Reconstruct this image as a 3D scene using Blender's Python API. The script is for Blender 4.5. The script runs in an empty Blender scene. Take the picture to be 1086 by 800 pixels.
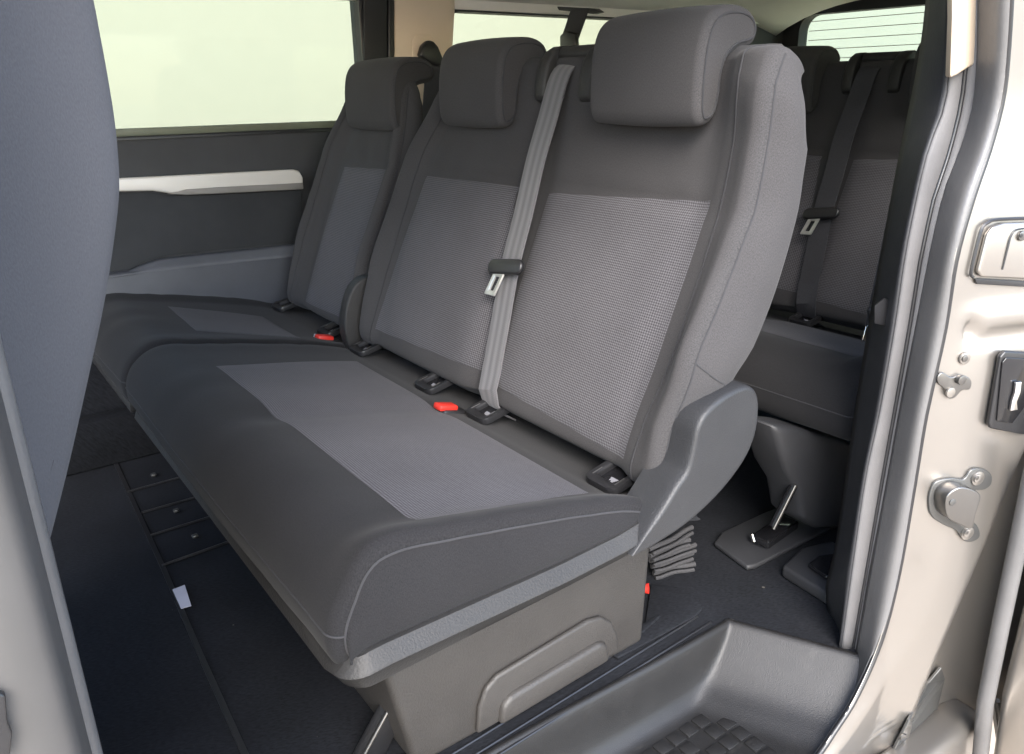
import bpy, bmesh, math, random
from mathutils import Vector, Matrix
random.seed(7)
S = bpy.context.scene
COL = S.collection

# ------------------------------------------------------------------ camera
F_PX, CX, CY = 841.0, 543.0, 400.0
_p, _y, _r = math.radians(20.0), math.radians(36.1), math.radians(0.9)
FW = Vector((math.sin(_y)*math.cos(_p), math.cos(_y)*math.cos(_p), -math.sin(_p)))
_R = Vector((math.cos(_y), -math.sin(_y), 0)); _U = _R.cross(FW)
RT = math.cos(_r)*_R - math.sin(_r)*_U
UP = math.sin(_r)*_R + math.cos(_r)*_U
CAM = Vector((-0.67149605, -0.67575487, 0.76453837))
def ray(px, py): return FW + RT*((px-CX)/F_PX) - UP*((py-CY)/F_PX)
def P(px, py, ax, val):
    "point of the photograph on an axis plane"
    d = ray(px, py); i = 'xyz'.index(ax)
    return CAM + d*((val-CAM[i])/d[i])
def PP(px, py, n, d0):
    d = ray(px, py); n = Vector(n)
    return CAM + d*((d0-CAM.dot(n))/d.dot(n))
cd = bpy.data.cameras.new('camera'); cam = bpy.data.objects.new('camera', cd); COL.objects.link(cam)
cd.sensor_width = 36; cd.lens = F_PX/1086*36; cd.clip_start = 0.01; cd.clip_end = 500
cam.matrix_world = Matrix((( RT.x, UP.x, -FW.x, CAM.x), (RT.y, UP.y, -FW.y, CAM.y), (RT.z, UP.z, -FW.z, CAM.z), (0,0,0,1)))
S.camera = cam

# ------------------------------------------------------------------ materials
def newmat(name):
    m = bpy.data.materials.new(name); m.use_nodes = True
    nt = m.node_tree; b = nt.nodes['Principled BSDF']
    return m, nt, b
def N(nt, t, **kw):
    n = nt.nodes.new(t)
    for k, v in kw.items():
        if k in n.inputs: n.inputs[k].default_value = v
        else: setattr(n, k, v)
    return n
def L(nt, a, b): nt.links.new(a, b)
def mathn(nt, op, a, b=None):
    n = nt.nodes.new('ShaderNodeMath'); n.operation = op
    for i, v in enumerate((a, b)):
        if v is None: continue
        if isinstance(v, (int, float)): n.inputs[i].default_value = v
        else: L(nt, v, n.inputs[i])
    return n.outputs[0]
def ramp2(nt, fac, c0, c1, p0=0.0, p1=1.0):
    r = nt.nodes.new('ShaderNodeValToRGB'); L(nt, fac, r.inputs[0])
    r.color_ramp.elements[0].color = (*c0, 1); r.color_ramp.elements[1].color = (*c1, 1)
    r.color_ramp.elements[0].position = p0; r.color_ramp.elements[1].position = p1
    return r.outputs[0]

def fabric(name, c0, c1, period=0.0022, rough=0.95, sheen=0.04, bump=0.35, pattern='twill', mottled=0.25):
    m, nt, b = newmat(name)
    uv = N(nt, 'ShaderNodeUVMap'); sep = N(nt, 'ShaderNodeSeparateXYZ'); L(nt, uv.outputs[0], sep.inputs[0])
    k = 2*math.pi/period
    u, v = sep.outputs[0], sep.outputs[1]
    if pattern == 'twill':
        mp = N(nt, 'ShaderNodeMapping'); mp.inputs['Scale'].default_value = (1/period, .45/period, 1); mp.inputs['Rotation'].default_value = (0, 0, .6); L(nt, uv.outputs[0], mp.inputs[0])
        nz = N(nt, 'ShaderNodeTexNoise', Scale=1.0, Detail=2.0); L(nt, mp.outputs[0], nz.inputs['Vector'])
        h = mathn(nt, 'ADD', mathn(nt, 'MULTIPLY', mathn(nt, 'SUBTRACT', nz.outputs[0], .5), 1.7), .5)
    else:   # small raised dots in staggered rows
        a = mathn(nt, 'SINE', mathn(nt, 'MULTIPLY', mathn(nt, 'ADD', u, v), k*0.5))
        c = mathn(nt, 'SINE', mathn(nt, 'MULTIPLY', mathn(nt, 'SUBTRACT', u, v), k*0.5))
        h = mathn(nt, 'MULTIPLY', a, c)
        h = mathn(nt, 'ADD', mathn(nt, 'MULTIPLY', h, 0.5), 0.5)
    tc = N(nt, 'ShaderNodeTexCoord')
    n1 = N(nt, 'ShaderNodeTexNoise', Scale=420.0, Detail=3.0); L(nt, tc.outputs['Object'], n1.inputs['Vector'])
    n2 = N(nt, 'ShaderNodeTexNoise', Scale=9.0, Detail=4.0); L(nt, tc.outputs['Object'], n2.inputs['Vector'])
    f = mathn(nt, 'ADD', mathn(nt, 'MULTIPLY', h, 0.7), mathn(nt, 'MULTIPLY', n1.outputs[0], 0.3))
    col = ramp2(nt, f, c0, c1, 0.15, 0.9)
    mx = N(nt, 'ShaderNodeMix', data_type='RGBA', blend_type='MULTIPLY'); mx.inputs[0].default_value = mottled
    L(nt, col, mx.inputs[6]); L(nt, ramp2(nt, n2.outputs[0], (.45,.45,.45), (1.3,1.3,1.3), .3, .7), mx.inputs[7])
    L(nt, mx.outputs[2], b.inputs['Base Color'])
    b.inputs['Roughness'].default_value = rough
    b.inputs['Sheen Weight'].default_value = sheen; b.inputs['Sheen Roughness'].default_value = 0.5
    b.inputs['Specular IOR Level'].default_value = 0.12
    bp = N(nt, 'ShaderNodeBump', Strength=bump, Distance=0.0004); L(nt, f, bp.inputs['Height'])
    bp2 = N(nt, 'ShaderNodeBump', Strength=0.08, Distance=0.01)
    n3 = N(nt, 'ShaderNodeTexNoise', Scale=14.0, Detail=2.0); L(nt, tc.outputs['Object'], n3.inputs['Vector'])
    L(nt, n3.outputs[0], bp2.inputs['Height']); L(nt, bp.outputs[0], bp2.inputs['Normal'])
    L(nt, bp2.outputs[0], b.inputs['Normal'])
    return m
def plastic(name, c, rough=0.5, grain=0.4, scale=700.0, metallic=0.0, spec=0.5, var=0.15, coat=0.0, rvar=1.0):
    m, nt, b = newmat(name)
    tc = N(nt, 'ShaderNodeTexCoord')
    n2 = N(nt, 'ShaderNodeTexNoise', Scale=6.0, Detail=6.0, Roughness=0.65); L(nt, tc.outputs['Object'], n2.inputs['Vector'])
    lo = tuple(x*(1-var) for x in c); hi = tuple(x*(1+var) for x in c)
    L(nt, ramp2(nt, n2.outputs[0], lo, hi, .3, .7), b.inputs['Base Color'])
    n4 = N(nt, 'ShaderNodeTexNoise', Scale=25.0, Detail=5.0); L(nt, tc.outputs['Object'], n4.inputs['Vector'])
    mr = N(nt, 'ShaderNodeMapRange'); L(nt, n4.outputs[0], mr.inputs[0])
    mr.inputs[3].default_value = max(.02, rough-.08*rvar); mr.inputs[4].default_value = min(1, rough+.1*rvar)
    L(nt, mr.outputs[0], b.inputs['Roughness'])
    b.inputs['Metallic'].default_value = metallic; b.inputs['Specular IOR Level'].default_value = spec
    b.inputs['Coat Weight'].default_value = coat; b.inputs['Coat Roughness'].default_value = 0.08
    if grain > 0:
        vo = N(nt, 'ShaderNodeTexNoise', Scale=scale, Detail=2.0); L(nt, tc.outputs['Object'], vo.inputs['Vector'])
        bp = N(nt, 'ShaderNodeBump', Strength=grain, Distance=0.0011); L(nt, vo.outputs[0], bp.inputs['Height'])
        L(nt, bp.outputs[0], b.inputs['Normal'])
    return m
M = {}
M['fabric'] = fabric('charcoal_cloth_lit', (.024,.0232,.0238), (.054,.0520,.0532), 0.0008, bump=.05, mottled=.15)  # backrests and headrests: same cloth, colour lifted for the stronger light up there
M['fabric_shaded'] = fabric('charcoal_cloth_shaded', (.0064,.0064,.0069), (.0212,.0209,.0222), 0.0008, bump=.08, mottled=.15)  # cushion copy of that cloth, the dimmer light put into a darker colour
M['insert_shaded'] = fabric('woven_cloth_shaded', (.0135,.0133,.0155), (.094,.0912,.100), 0.0034, bump=0.3, pattern='dots', mottled=.15)  # cushion copy of the weave, darkened to carry its dimmer light
M['insert'] = fabric('woven_cloth_lit', (.018,.0176,.019), (.112,.108,.116), 0.0034, bump=0.3, pattern='dots', mottled=.15)  # backrest copy of the weave, brighter light put into its paler colour
M['fabric_front'] = fabric('grey_blue_cloth', (.054,.055,.0605), (.069,.0703,.077), 0.0009, mottled=.1, bump=.2)
M['seam'] = plastic('seam_thread', (.018,.018,.02), .9, 0)
M['seam_light'] = plastic('seam_light_thread', (.10,.10,.10), .9, 0)
M['plastic'] = plastic('grained_dark_plastic', (.0185,.0178,.0172), .55, .5, 420, spec=.35)
M['cover'] = plastic('blue_black_plastic', (.0175,.0180,.0195), .5, .5, 500, spec=.4)
M['plinth'] = plastic('grained_grey_plastic', (.027,.0246,.0224), .55, .6, 420)
M['black'] = plastic('black_plastic', (.012,.012,.013), .35, .1)
M['bezel'] = plastic('dark_bezel', (.011,.011,.012), .32, .1)
M['gloss'] = plastic('gloss_black_plastic', (.008,.008,.009), .08, 0)
M['step'] = plastic('black_step_plastic', (.0098,.0095,.0095), .46, .4, 750, spec=.4)
M['carpet'] = fabric('dark_carpet', (.0042,.0046,.0056), (.0145,.0158,.0192), 0.003, 1.0, .0, .6, 'twill', .4)
M['trim'] = plastic('dark_grey_trim', (.015,.0155,.0175), .6, .35, 500)
M['door_trim'] = plastic('door_dark_trim', (.028,.029,.032), .65, .3, 500)
M['door_cloth'] = plastic('door_recess_cloth', (.021,.0225,.025), .9, .3, 500)
M['door_low'] = plastic('door_lower_trim', (.050,.053,.062), .55, .3, 500)
M['silver_trim'] = plastic('pale_silver_trim', (.62,.595,.56), .4, .05, metallic=.15, var=.03)
M['beige'] = plastic('beige_pillar_plastic', (.70,.58,.45), .6, .2, 500, var=.05)
M['beige_low'] = plastic('beige_cover_plastic', (.40,.33,.255), .6, .2, 500, var=.04)
M['headliner'] = plastic('headliner_felt', (.78,.75,.70), .95, .4, 300, spec=.1, var=.05)
M['paint'] = plastic('silver_beige_paint', (.275,.256,.233), .33, 0, metallic=.82, var=.02, coat=.4, rvar=.15)
M['rubber'] = plastic('grey_door_rubber', (.085,.083,.082), .42, .25, 300)
M['pillar_rubber'] = plastic('pillar_rubber', (.052,.050,.048), .45, .05, 300)
M['strip'] = plastic('light_grey_strip', (.085,.083,.084), .6, .3, 400, spec=.3)
M['steel'] = plastic('zinc_steel', (.15,.145,.138), .30, 0, metallic=.9, var=.12)
M['darksteel'] = plastic('dark_steel', (.09,.09,.087), .4, .1, metallic=.7, var=.2)
M['bright'] = plastic('bright_steel', (.42,.42,.40), .35, 0, metallic=.7, var=.1)
M['chrome'] = plastic('chrome', (.75,.75,.75), .12, 0, metallic=1.0, var=.03)
M['red'] = plastic('red_plastic', (.42,.022,.014), .4, 0, var=.05)
M['white'] = plastic('white_print', (.14,.14,.155), .6, 0, var=.03)
M['paper'] = plastic('pale_paper', (.34,.335,.385), .8, 0, var=.12)
M['net'] = plastic('grey_net_fabric', (.026,.0255,.027), .9, .6, 500)
M['line'] = plastic('defroster_line', (.10,.06,.04), .6, 0)
M['wall'] = plastic('grey_render', (.25,.25,.245), .9, .1, 60, spec=.1, var=.012)
M['wall_pale'] = plastic('pale_render', (.33,.33,.325), .9, .1, 60, spec=.1, var=.012)
m = M['carpet']; nt = m.node_tree; b = nt.nodes['Principled BSDF']
tc = N(nt, 'ShaderNodeTexCoord'); vo = N(nt, 'ShaderNodeTexVoronoi', Scale=22.0); L(nt, tc.outputs['Object'], vo.inputs['Vector'])
wn = N(nt, 'ShaderNodeTexNoise', Scale=5.0); L(nt, tc.outputs['Object'], wn.inputs['Vector'])
th = mathn(nt, 'MULTIPLY', mathn(nt, 'SUBTRACT', wn.outputs[0], .42), .20)
sp = mathn(nt, 'LESS_THAN', vo.outputs['Distance'], th)
old = b.inputs['Base Color'].links[0].from_socket
mx = N(nt, 'ShaderNodeMix', data_type='RGBA'); L(nt, mathn(nt, 'MULTIPLY', sp, .8), mx.inputs[0]); L(nt, old, mx.inputs[6]); mx.inputs[7].default_value = (.075,.07,.062,1)
L(nt, mx.outputs[2], b.inputs['Base Color'])
# scuffs on the step
m = M['step']; nt = m.node_tree; b = nt.nodes['Principled BSDF']
tc = N(nt, 'ShaderNodeTexCoord'); mp = N(nt, 'ShaderNodeMapping'); mp.inputs['Scale'].default_value = (14, 60, 20); mp.inputs['Rotation'].default_value = (0, 0, .5); L(nt, tc.outputs['Object'], mp.inputs[0])
n1 = N(nt, 'ShaderNodeTexNoise', Scale=1.0, Detail=8.0, Roughness=.7); L(nt, mp.outputs[0], n1.inputs['Vector'])
old = b.inputs['Base Color'].links[0].from_socket
mr = N(nt, 'ShaderNodeMapRange'); L(nt, n1.outputs[0], mr.inputs[0]); mr.inputs[1].default_value = .58; mr.inputs[2].default_value = .75; mr.inputs[4].default_value = .55
mx = N(nt, 'ShaderNodeMix', data_type='RGBA'); L(nt, mr.outputs[0], mx.inputs[0]); L(nt, old, mx.inputs[6]); mx.inputs[7].default_value = (.040,.038,.035,1)
L(nt, mx.outputs[2], b.inputs['Base Color'])
# ribbed belt
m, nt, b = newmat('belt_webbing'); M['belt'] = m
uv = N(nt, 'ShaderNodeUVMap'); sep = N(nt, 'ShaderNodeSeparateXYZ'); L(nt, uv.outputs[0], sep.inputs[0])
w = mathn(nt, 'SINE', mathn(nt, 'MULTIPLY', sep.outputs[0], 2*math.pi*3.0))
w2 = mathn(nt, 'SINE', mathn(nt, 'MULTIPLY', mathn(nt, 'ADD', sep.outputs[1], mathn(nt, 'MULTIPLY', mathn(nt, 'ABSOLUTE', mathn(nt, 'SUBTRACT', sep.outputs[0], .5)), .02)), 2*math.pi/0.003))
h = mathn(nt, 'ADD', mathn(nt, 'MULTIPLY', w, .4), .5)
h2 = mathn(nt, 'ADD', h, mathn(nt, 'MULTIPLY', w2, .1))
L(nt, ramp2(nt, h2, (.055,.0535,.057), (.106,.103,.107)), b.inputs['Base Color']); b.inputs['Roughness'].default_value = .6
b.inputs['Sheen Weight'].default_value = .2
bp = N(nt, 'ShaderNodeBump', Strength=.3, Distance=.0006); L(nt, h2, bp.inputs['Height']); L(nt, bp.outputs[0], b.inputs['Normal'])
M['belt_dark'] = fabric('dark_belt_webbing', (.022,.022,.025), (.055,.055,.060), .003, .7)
# tinted privacy glass
def glass(name, tint):
    m, nt, b = newmat(name); nt.nodes.remove(b)
    out = nt.nodes['Material Output']
    tr = N(nt, 'ShaderNodeBsdfTransparent'); tr.inputs[0].default_value = (*tint, 1)
    gl = N(nt, 'ShaderNodeBsdfGlossy', Roughness=0.02); gl.inputs[0].default_value = (.9, .9, .9, 1)
    fr = N(nt, 'ShaderNodeFresnel', IOR=1.16)
    mx = N(nt, 'ShaderNodeMixShader'); L(nt, fr.outputs[0], mx.inputs[0]); L(nt, tr.outputs[0], mx.inputs[1]); L(nt, gl.outputs[0], mx.inputs[2])
    L(nt, mx.outputs[0], out.inputs[0]); return m
M['glass'] = glass('tinted_side_glass', (.78,.815,.705))
M['glass_quarter'] = glass('tinted_quarter_glass', (.80,.835,.72))
M['glass_rear'] = glass('tinted_rear_glass', (.80,.86,.75))
# paving
m, nt, b = newmat('warm_paving'); M['paving'] = m
tc = N(nt, 'ShaderNodeTexCoord')
n1 = N(nt, 'ShaderNodeTexNoise', Scale=3.0, Detail=4.0); L(nt, tc.outputs['Object'], n1.inputs['Vector'])
L(nt, ramp2(nt, n1.outputs[0], (.39,.332,.268), (.45,.388,.313), .3, .7), b.inputs['Base Color']); b.inputs['Roughness'].default_value = .9

# ------------------------------------------------------------------ mesh helpers
def mk(name, verts, faces, mat, parent=None, uvs=None, sharp=35, smooth=True, mats=None, fmat=None):
    me = bpy.data.meshes.new(name)
    bm = bmesh.new()
    vs = [bm.verts.new(tuple(v)) for v in verts]
    ul = bm.loops.layers.uv.new('UVMap')
    for k, f in enumerate(faces):
        try: fc = bm.faces.new([vs[i] for i in f])
        except ValueError: continue
        if fmat: fc.material_index = fmat[k]
        for lp, i in zip(fc.loops, f):
            lp[ul].uv = uvs[i] if uvs else (vs[i].co.y + vs[i].co.x*.31, vs[i].co.z + vs[i].co.x)
    bmesh.ops.recalc_face_normals(bm, faces=bm.faces[:])
    finish(bm, me, sharp, smooth)
    o = bpy.data.objects.new(name, me); COL.objects.link(o)
    for mm in (mats or [mat]): me.materials.append(mm)
    if parent is not None: o.parent = parent
    return o
def finish(bm, me, sharp=35, smooth=True):
    bm.normal_update()
    for f in bm.faces: f.smooth = smooth
    for e in bm.edges:
        if len(e.link_faces) == 2 and e.calc_face_angle(0) > math.radians(sharp): e.smooth = False
    bm.to_mesh(me); bm.free()
def mkbm(name, bm, mat, parent=None, sharp=35, bevel=0.0, seg=2):
    if bevel > 0:
        es = [e for e in bm.edges if len(e.link_faces) == 2 and e.calc_face_angle(0) > math.radians(30)]
        bmesh.ops.bevel(bm, geom=es, offset=bevel, segments=seg, profile=.5, affect='EDGES', clamp_overlap=True)
    bmesh.ops.recalc_face_normals(bm, faces=bm.faces[:])
    ul = bm.loops.layers.uv.verify()
    for f in bm.faces:
        for lp in f.loops: lp[ul].uv = (lp.vert.co.y + lp.vert.co.x*.31, lp.vert.co.z + lp.vert.co.x)
    me = bpy.data.meshes.new(name); finish(bm, me, sharp)
    o = bpy.data.objects.new(name, me); COL.objects.link(o); me.materials.append(mat)
    if parent is not None: o.parent = parent
    return o
def empty(name, loc=(0,0,0), label=None, cat=None, group=None):
    o = bpy.data.objects.new(name, None); COL.objects.link(o); o.location = loc; o.empty_display_size = .05
    tag(o, label, cat, group); return o
def tag(o, label=None, cat=None, group=None, kind=None):
    if label: o['label'] = label
    if cat: o['category'] = cat
    if group: o['group'] = group
    if kind: o['kind'] = kind
    return o
def catmull(pts, n):
    pts = [Vector(p) for p in pts]; out = []
    ext = [pts[0]*2-pts[1]] + pts + [pts[-1]*2-pts[-2]]
    for i in range(len(pts)-1):
        a, b_, c, d = ext[i:i+4]
        for k in range(n):
            t = k/n
            out.append(.5*((2*b_) + (c-a)*t + (2*a-5*b_+4*c-d)*t*t + (3*b_-a-3*c+d)*t**3))
    out.append(pts[-1]); return out
def resample(pts, n):
    pts = [Vector(p) for p in pts]
    d = [0]
    for a, b_ in zip(pts, pts[1:]): d.append(d[-1] + (b_-a).length)
    out = []; j = 0
    for i in range(n):
        t = d[-1]*i/(n-1)
        while j < len(d)-2 and d[j+1] < t: j += 1
        s = (t-d[j])/max(1e-9, d[j+1]-d[j]); out.append(pts[j].lerp(pts[j+1], min(1, max(0, s))))
    return out
def lerpf(xs, ys, x):
    if x <= xs[0]: return ys[0]
    for i in range(len(xs)-1):
        if x <= xs[i+1]: return ys[i] + (ys[i+1]-ys[i])*(x-xs[i])/(xs[i+1]-xs[i])
    return ys[-1]
def sst(a, b_, x):
    t = min(1, max(0, (x-a)/(b_-a))); return t*t*(3-2*t)
def grid_faces(nr, nc, off=0, closed_c=False):
    fs = []
    for i in range(nr-1):
        for j in range(nc if closed_c else nc-1):
            a = off+i*nc+j; b_ = off+i*nc+(j+1) % nc
            fs.append((a, b_, b_+nc, a+nc))
    return fs
def tube(name, pts, r, mat, parent=None, seg=8, closed=False):
    pts = [Vector(p) for p in pts]; n = len(pts); V = []; up = None
    for i, p in enumerate(pts):
        t = (pts[(i+1) % n if closed else min(i+1, n-1)] - pts[(i-1) % n if closed else max(i-1, 0)])
        if t.length < 1e-9: t = Vector((0,0,1))
        t.normalize()
        if up is None: up = t.orthogonal().normalized()
        else:
            up = up - t*up.dot(t)
            if up.length < 1e-6: up = t.orthogonal()
            up.normalize()
        q = t.cross(up); rr = r[i] if isinstance(r, (list, tuple)) else r
        for k in range(seg):
            a = 2*math.pi*k/seg; V.append(p + up*(rr*math.cos(a)) + q*(rr*math.sin(a)))
    fs = []
    for i in range(n if closed else n-1):
        for k in range(seg):
            a = i*seg+k; b_ = i*seg+(k+1) % seg; ni = ((i+1) % n)*seg
            fs.append((a, b_, ni+(k+1) % seg, ni+k))
    if not closed: fs += [tuple(range(seg))[::-1], tuple((n-1)*seg+k for k in range(seg))]
    return mk(name, V, fs, mat, parent, sharp=50)
def ribbon(name, pts, widths, nrm, mat, parent=None, th=.0012):
    "flat webbing: widths is a vector (half width) per point or one vector"
    pts = [Vector(p) for p in pts]; V = []; UV = []; d = 0
    for i, p in enumerate(pts):
        if i: d += (p-pts[i-1]).length
        w_ = Vector(widths[i]) if isinstance(widths, list) else Vector(widths)
        nn = Vector(nrm[i]) if isinstance(nrm, list) else Vector(nrm)
        for s, q in ((-1,1), (-.5,1), (0,1), (.5,1), (1,1), (1,-1), (0,-1), (-1,-1)):
            V.append(p + w_*s + nn*(th*q)); UV.append(((s+1)/2, d))
    fs = grid_faces(len(pts), 8, closed_c=True) + [tuple(range(8)), tuple(len(V)-8+k for k in range(8))]
    return mk(name, V, fs, mat, parent, UV, 40)
def box_bm(bm, c, sx, sy, sz, rot=None):
    m = Matrix.Translation(c)
    if rot is not None: m = m @ rot.to_4x4()
    m = m @ Matrix.Diagonal((sx, sy, sz, 1))
    bmesh.ops.create_cube(bm, size=1, matrix=m)
def box(name, c, s, mat, parent=None, rot=None, bevel=.002, seg=2):
    bm = bmesh.new(); box_bm(bm, Vector(c), *s, rot); return mkbm(name, bm, mat, parent, bevel=bevel, seg=seg)
def prism(name, pts, ext, mat, parent=None, bevel=.003, seg=3, sharp=35):
    "polygon of 3D points extruded by vector ext"
    bm = bmesh.new(); a = [bm.verts.new(p) for p in pts]; b_ = [bm.verts.new(Vector(p)+Vector(ext)) for p in pts]
    n = len(pts); bm.faces.new(a[::-1]); bm.faces.new(b_)
    for i in range(n): bm.faces.new((a[i], a[(i+1) % n], b_[(i+1) % n], b_[i]))
    bmesh.ops.recalc_face_normals(bm, faces=bm.faces[:])
    return mkbm(name, bm, mat, parent, bevel=bevel, seg=seg, sharp=sharp)
def rrect(w, h, r, k=5):
    out = []
    for cx, cy, a0 in ((w/2-r, h/2-r, 0), (-w/2+r, h/2-r, 90), (-w/2+r, -h/2+r, 180), (w/2-r, -h/2+r, 270)):
        for i in range(k+1):
            a = math.radians(a0+90*i/k); out.append((cx+r*math.cos(a), cy+r*math.sin(a)))
    return out
def disc(name, c, n, r, th, mat, parent, seg=20, bevel=.001):
    n = Vector(n).normalized(); a = n.orthogonal().normalized(); b_ = n.cross(a)
    pts = [Vector(c)+a*(r*math.cos(2*math.pi*i/seg))+b_*(r*math.sin(2*math.pi*i/seg)) for i in range(seg)]
    return prism(name, pts, n*th, mat, parent, bevel, 2)
def ring_plate(name, c, ax, ay, n, outer, inner, th, mat, parent, bevel=.0012):
    "flat rounded frame with a hole; outer/inner lists of (u,v), equal length"
    c, ax, ay, n = Vector(c), Vector(ax), Vector(ay), Vector(n)
    V = []
    for lst, hh in ((outer, 0), (outer, th*.7), ([(o[0]*.93+i_[0]*.07, o[1]*.93+i_[1]*.07) for o, i_ in zip(outer, inner)], th), ([(o[0]*.25+i_[0]*.75, o[1]*.25+i_[1]*.75) for o, i_ in zip(outer, inner)], th), (inner, th*.7), (inner, -th*.3)):
        for (u, v) in lst: V.append(c+ax*u+ay*v+n*hh)
    k = len(outer)
    return mk(name, V, grid_faces(6, k, closed_c=True), mat, parent, sharp=50)

# ------------------------------------------------------------------ upholstery
def offcurve(path):
    "normals of an (x,z) path, pointing to its left-hand outside"
    n = len(path); out = []
    for i in range(n):
        a = path[max(i-1, 0)]; b_ = path[min(i+1, n-1)]
        t = (b_-a).normalized(); out.append(Vector((-t[1], t[0])))
    return out
def ycols(y0, y1, r, inner=26, k=6):
    c = [y0 + r*(1-math.cos(math.pi/2*i/k)) for i in range(k)]
    m = [y0+r + (y1-y0-2*r)*i/inner for i in range(inner+1)]
    e = [y1 - r*(1-math.cos(math.pi/2*i/k)) for i in range(k)][::-1]
    return c+m+e
def edge_drop(y, y0, y1, r):
    d = min(y-y0, y1-y)
    if d >= r: return 0.0
    q = 1-max(0, d)/r
    return r*(1-math.sqrt(max(0, 1-q*q)))

class Cushion:
    PATH = [(.034,.2655),(.018,.2662),(-.01,.2705),(-.05,.2825),(-.087,.2955),(-.18,.3185),(-.26,.335),(-.337,.350),(-.385,.357),(-.42,.351),(-.443,.334),(-.456,.308),(-.458,.282),(-.450,.262),(-.435,.252)]
    def __init__(s, y0, y1, valley=None):
        s.y0, s.y1, s.valley = y0, y1, valley
        s.ba, s.bb = (1.0, .12) if valley is not None else (.15, .4)
        s.p = catmull([Vector(q) for q in s.PATH], 6); s.n = [-v for v in offcurve(s.p)]
        s.n = [v if (v[1] > 0 or v[0] < 0) else -v for v in s.n]
        s.len = [0]
        for a, b_ in zip(s.p, s.p[1:]): s.len.append(s.len[-1]+(b_-a).length)
    def h(s, x, z, y):
        k = sst(-.45, -.40, x)*(1-sst(-.02, .05, x)) if z > .3 or x > -.3 else 0
        k = k if z > .3 else k*sst(.25, .30, z) if x < -.3 else k
        b_ = max(s.ba*(1-sst(s.y0+.015, s.y0+.07, y)), s.bb*sst(s.y1-.07, s.y1-.015, y))
        o = b_*k*lerpf([-.40,-.10,0], [.020,.021,.012], x)
        if s.valley is not None:
            g = math.exp(-((y-s.valley)/.035)**2)*sst(-.02,-.12,x)*sst(-.46,-.36,x)
            o -= .007*g
            o += .006*sst(-.30,-.15,x)*0
        # padded crown of the front roll
        w = (y-s.y0)/(s.y1-s.y0); o += .004*math.sin(math.pi*w)*sst(-.30,-.40,x)
        e = min(y-s.y0, s.y1-y); o += .0007*math.sin(x*95+1.3*math.sin(x*41))*math.exp(-((e-.02)/.018)**2)
        o += .0009*math.sin(y*37+2*math.sin(y*13))*math.exp(-((x+.40)/.05)**2)
        return o - edge_drop(y, s.y0, s.y1, .014)
    def pt(s, i, y, lift=0):
        p, n = s.p[i], s.n[i]; o = s.h(p[0], p[1], y)+lift
        return Vector((p[0]+n[0]*o, y, p[1]+n[1]*o))
    def atx(s, x, y, lift=0):
        for i in range(len(s.p)-1):
            if (s.p[i][0]-x)*(s.p[i+1][0]-x) <= 0: break
        t = (s.p[i][0]-x)/max(1e-9, s.p[i][0]-s.p[i+1][0])
        return s.pt(i, y, lift).lerp(s.pt(i+1, y, lift), t), s.len[i]+t*(s.len[i+1]-s.len[i])
    def build(s, parent):
        cols = ycols(s.y0, s.y1, .014, 40); V = []; UV = []; nr = len(s.p)
        for i in range(nr):
            ring = [s.pt(i, y) for y in cols]; uv = [(y, s.len[i]) for y in cols]
            for (a, sg, ye) in ((ring[-1], 1, s.y1), (ring[0], -1, s.y0)):
                zb = min(.262, a.z-.004); xb = max(a.x, -.452) if a.x < -.44 else a.x
                side = [Vector((a.x+(xb-a.x)*t, a.y+sg*.007*math.sin(math.pi*t), a.z+(zb-a.z)*t)) for t in (.06,.25,.5,.75,.95)]
                if sg > 0: ring += side; uv += [(q.x, q.z) for q in side]
                else: ring += side[::-1]; uv += [(q.x, q.z) for q in side[::-1]]
            V += ring; UV += uv
        nc = len(cols)+10
        fs = grid_faces(nr, nc, closed_c=True) + [tuple(range(nc)), tuple((nr-1)*nc+k for k in range(nc))]
        return mk('cushion', V, fs, M['fabric_shaded'], parent, UV, 60)
    def insert(s, corners, parent, mat=None, nu=40, nv=30):
        "corners: near-front, near-back, far-back, far-front as (x,y)"
        nf, nb, fb, ff = corners; V = []; UV = []
        for j in range(nv+1):
            tj = j/nv
            for i in range(nu+1):
                ti = i/nu
                x = (nf[0]*(1-tj)+nb[0]*tj)*(1-ti) + (ff[0]*(1-tj)+fb[0]*tj)*ti
                y = (nf[1]*(1-tj)+nb[1]*tj)*(1-ti) + (ff[1]*(1-tj)+fb[1]*tj)*ti
                e = min(ti, 1-ti, tj, 1-tj)
                q, l = s.atx(x, y, .0004 + .0014*sst(0, .03, e)); V.append(q); UV.append((y, l))
        return mk('fabric_insert', V, grid_faces(nv+1, nu+1), mat or M['insert'], parent, UV, 60)

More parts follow.
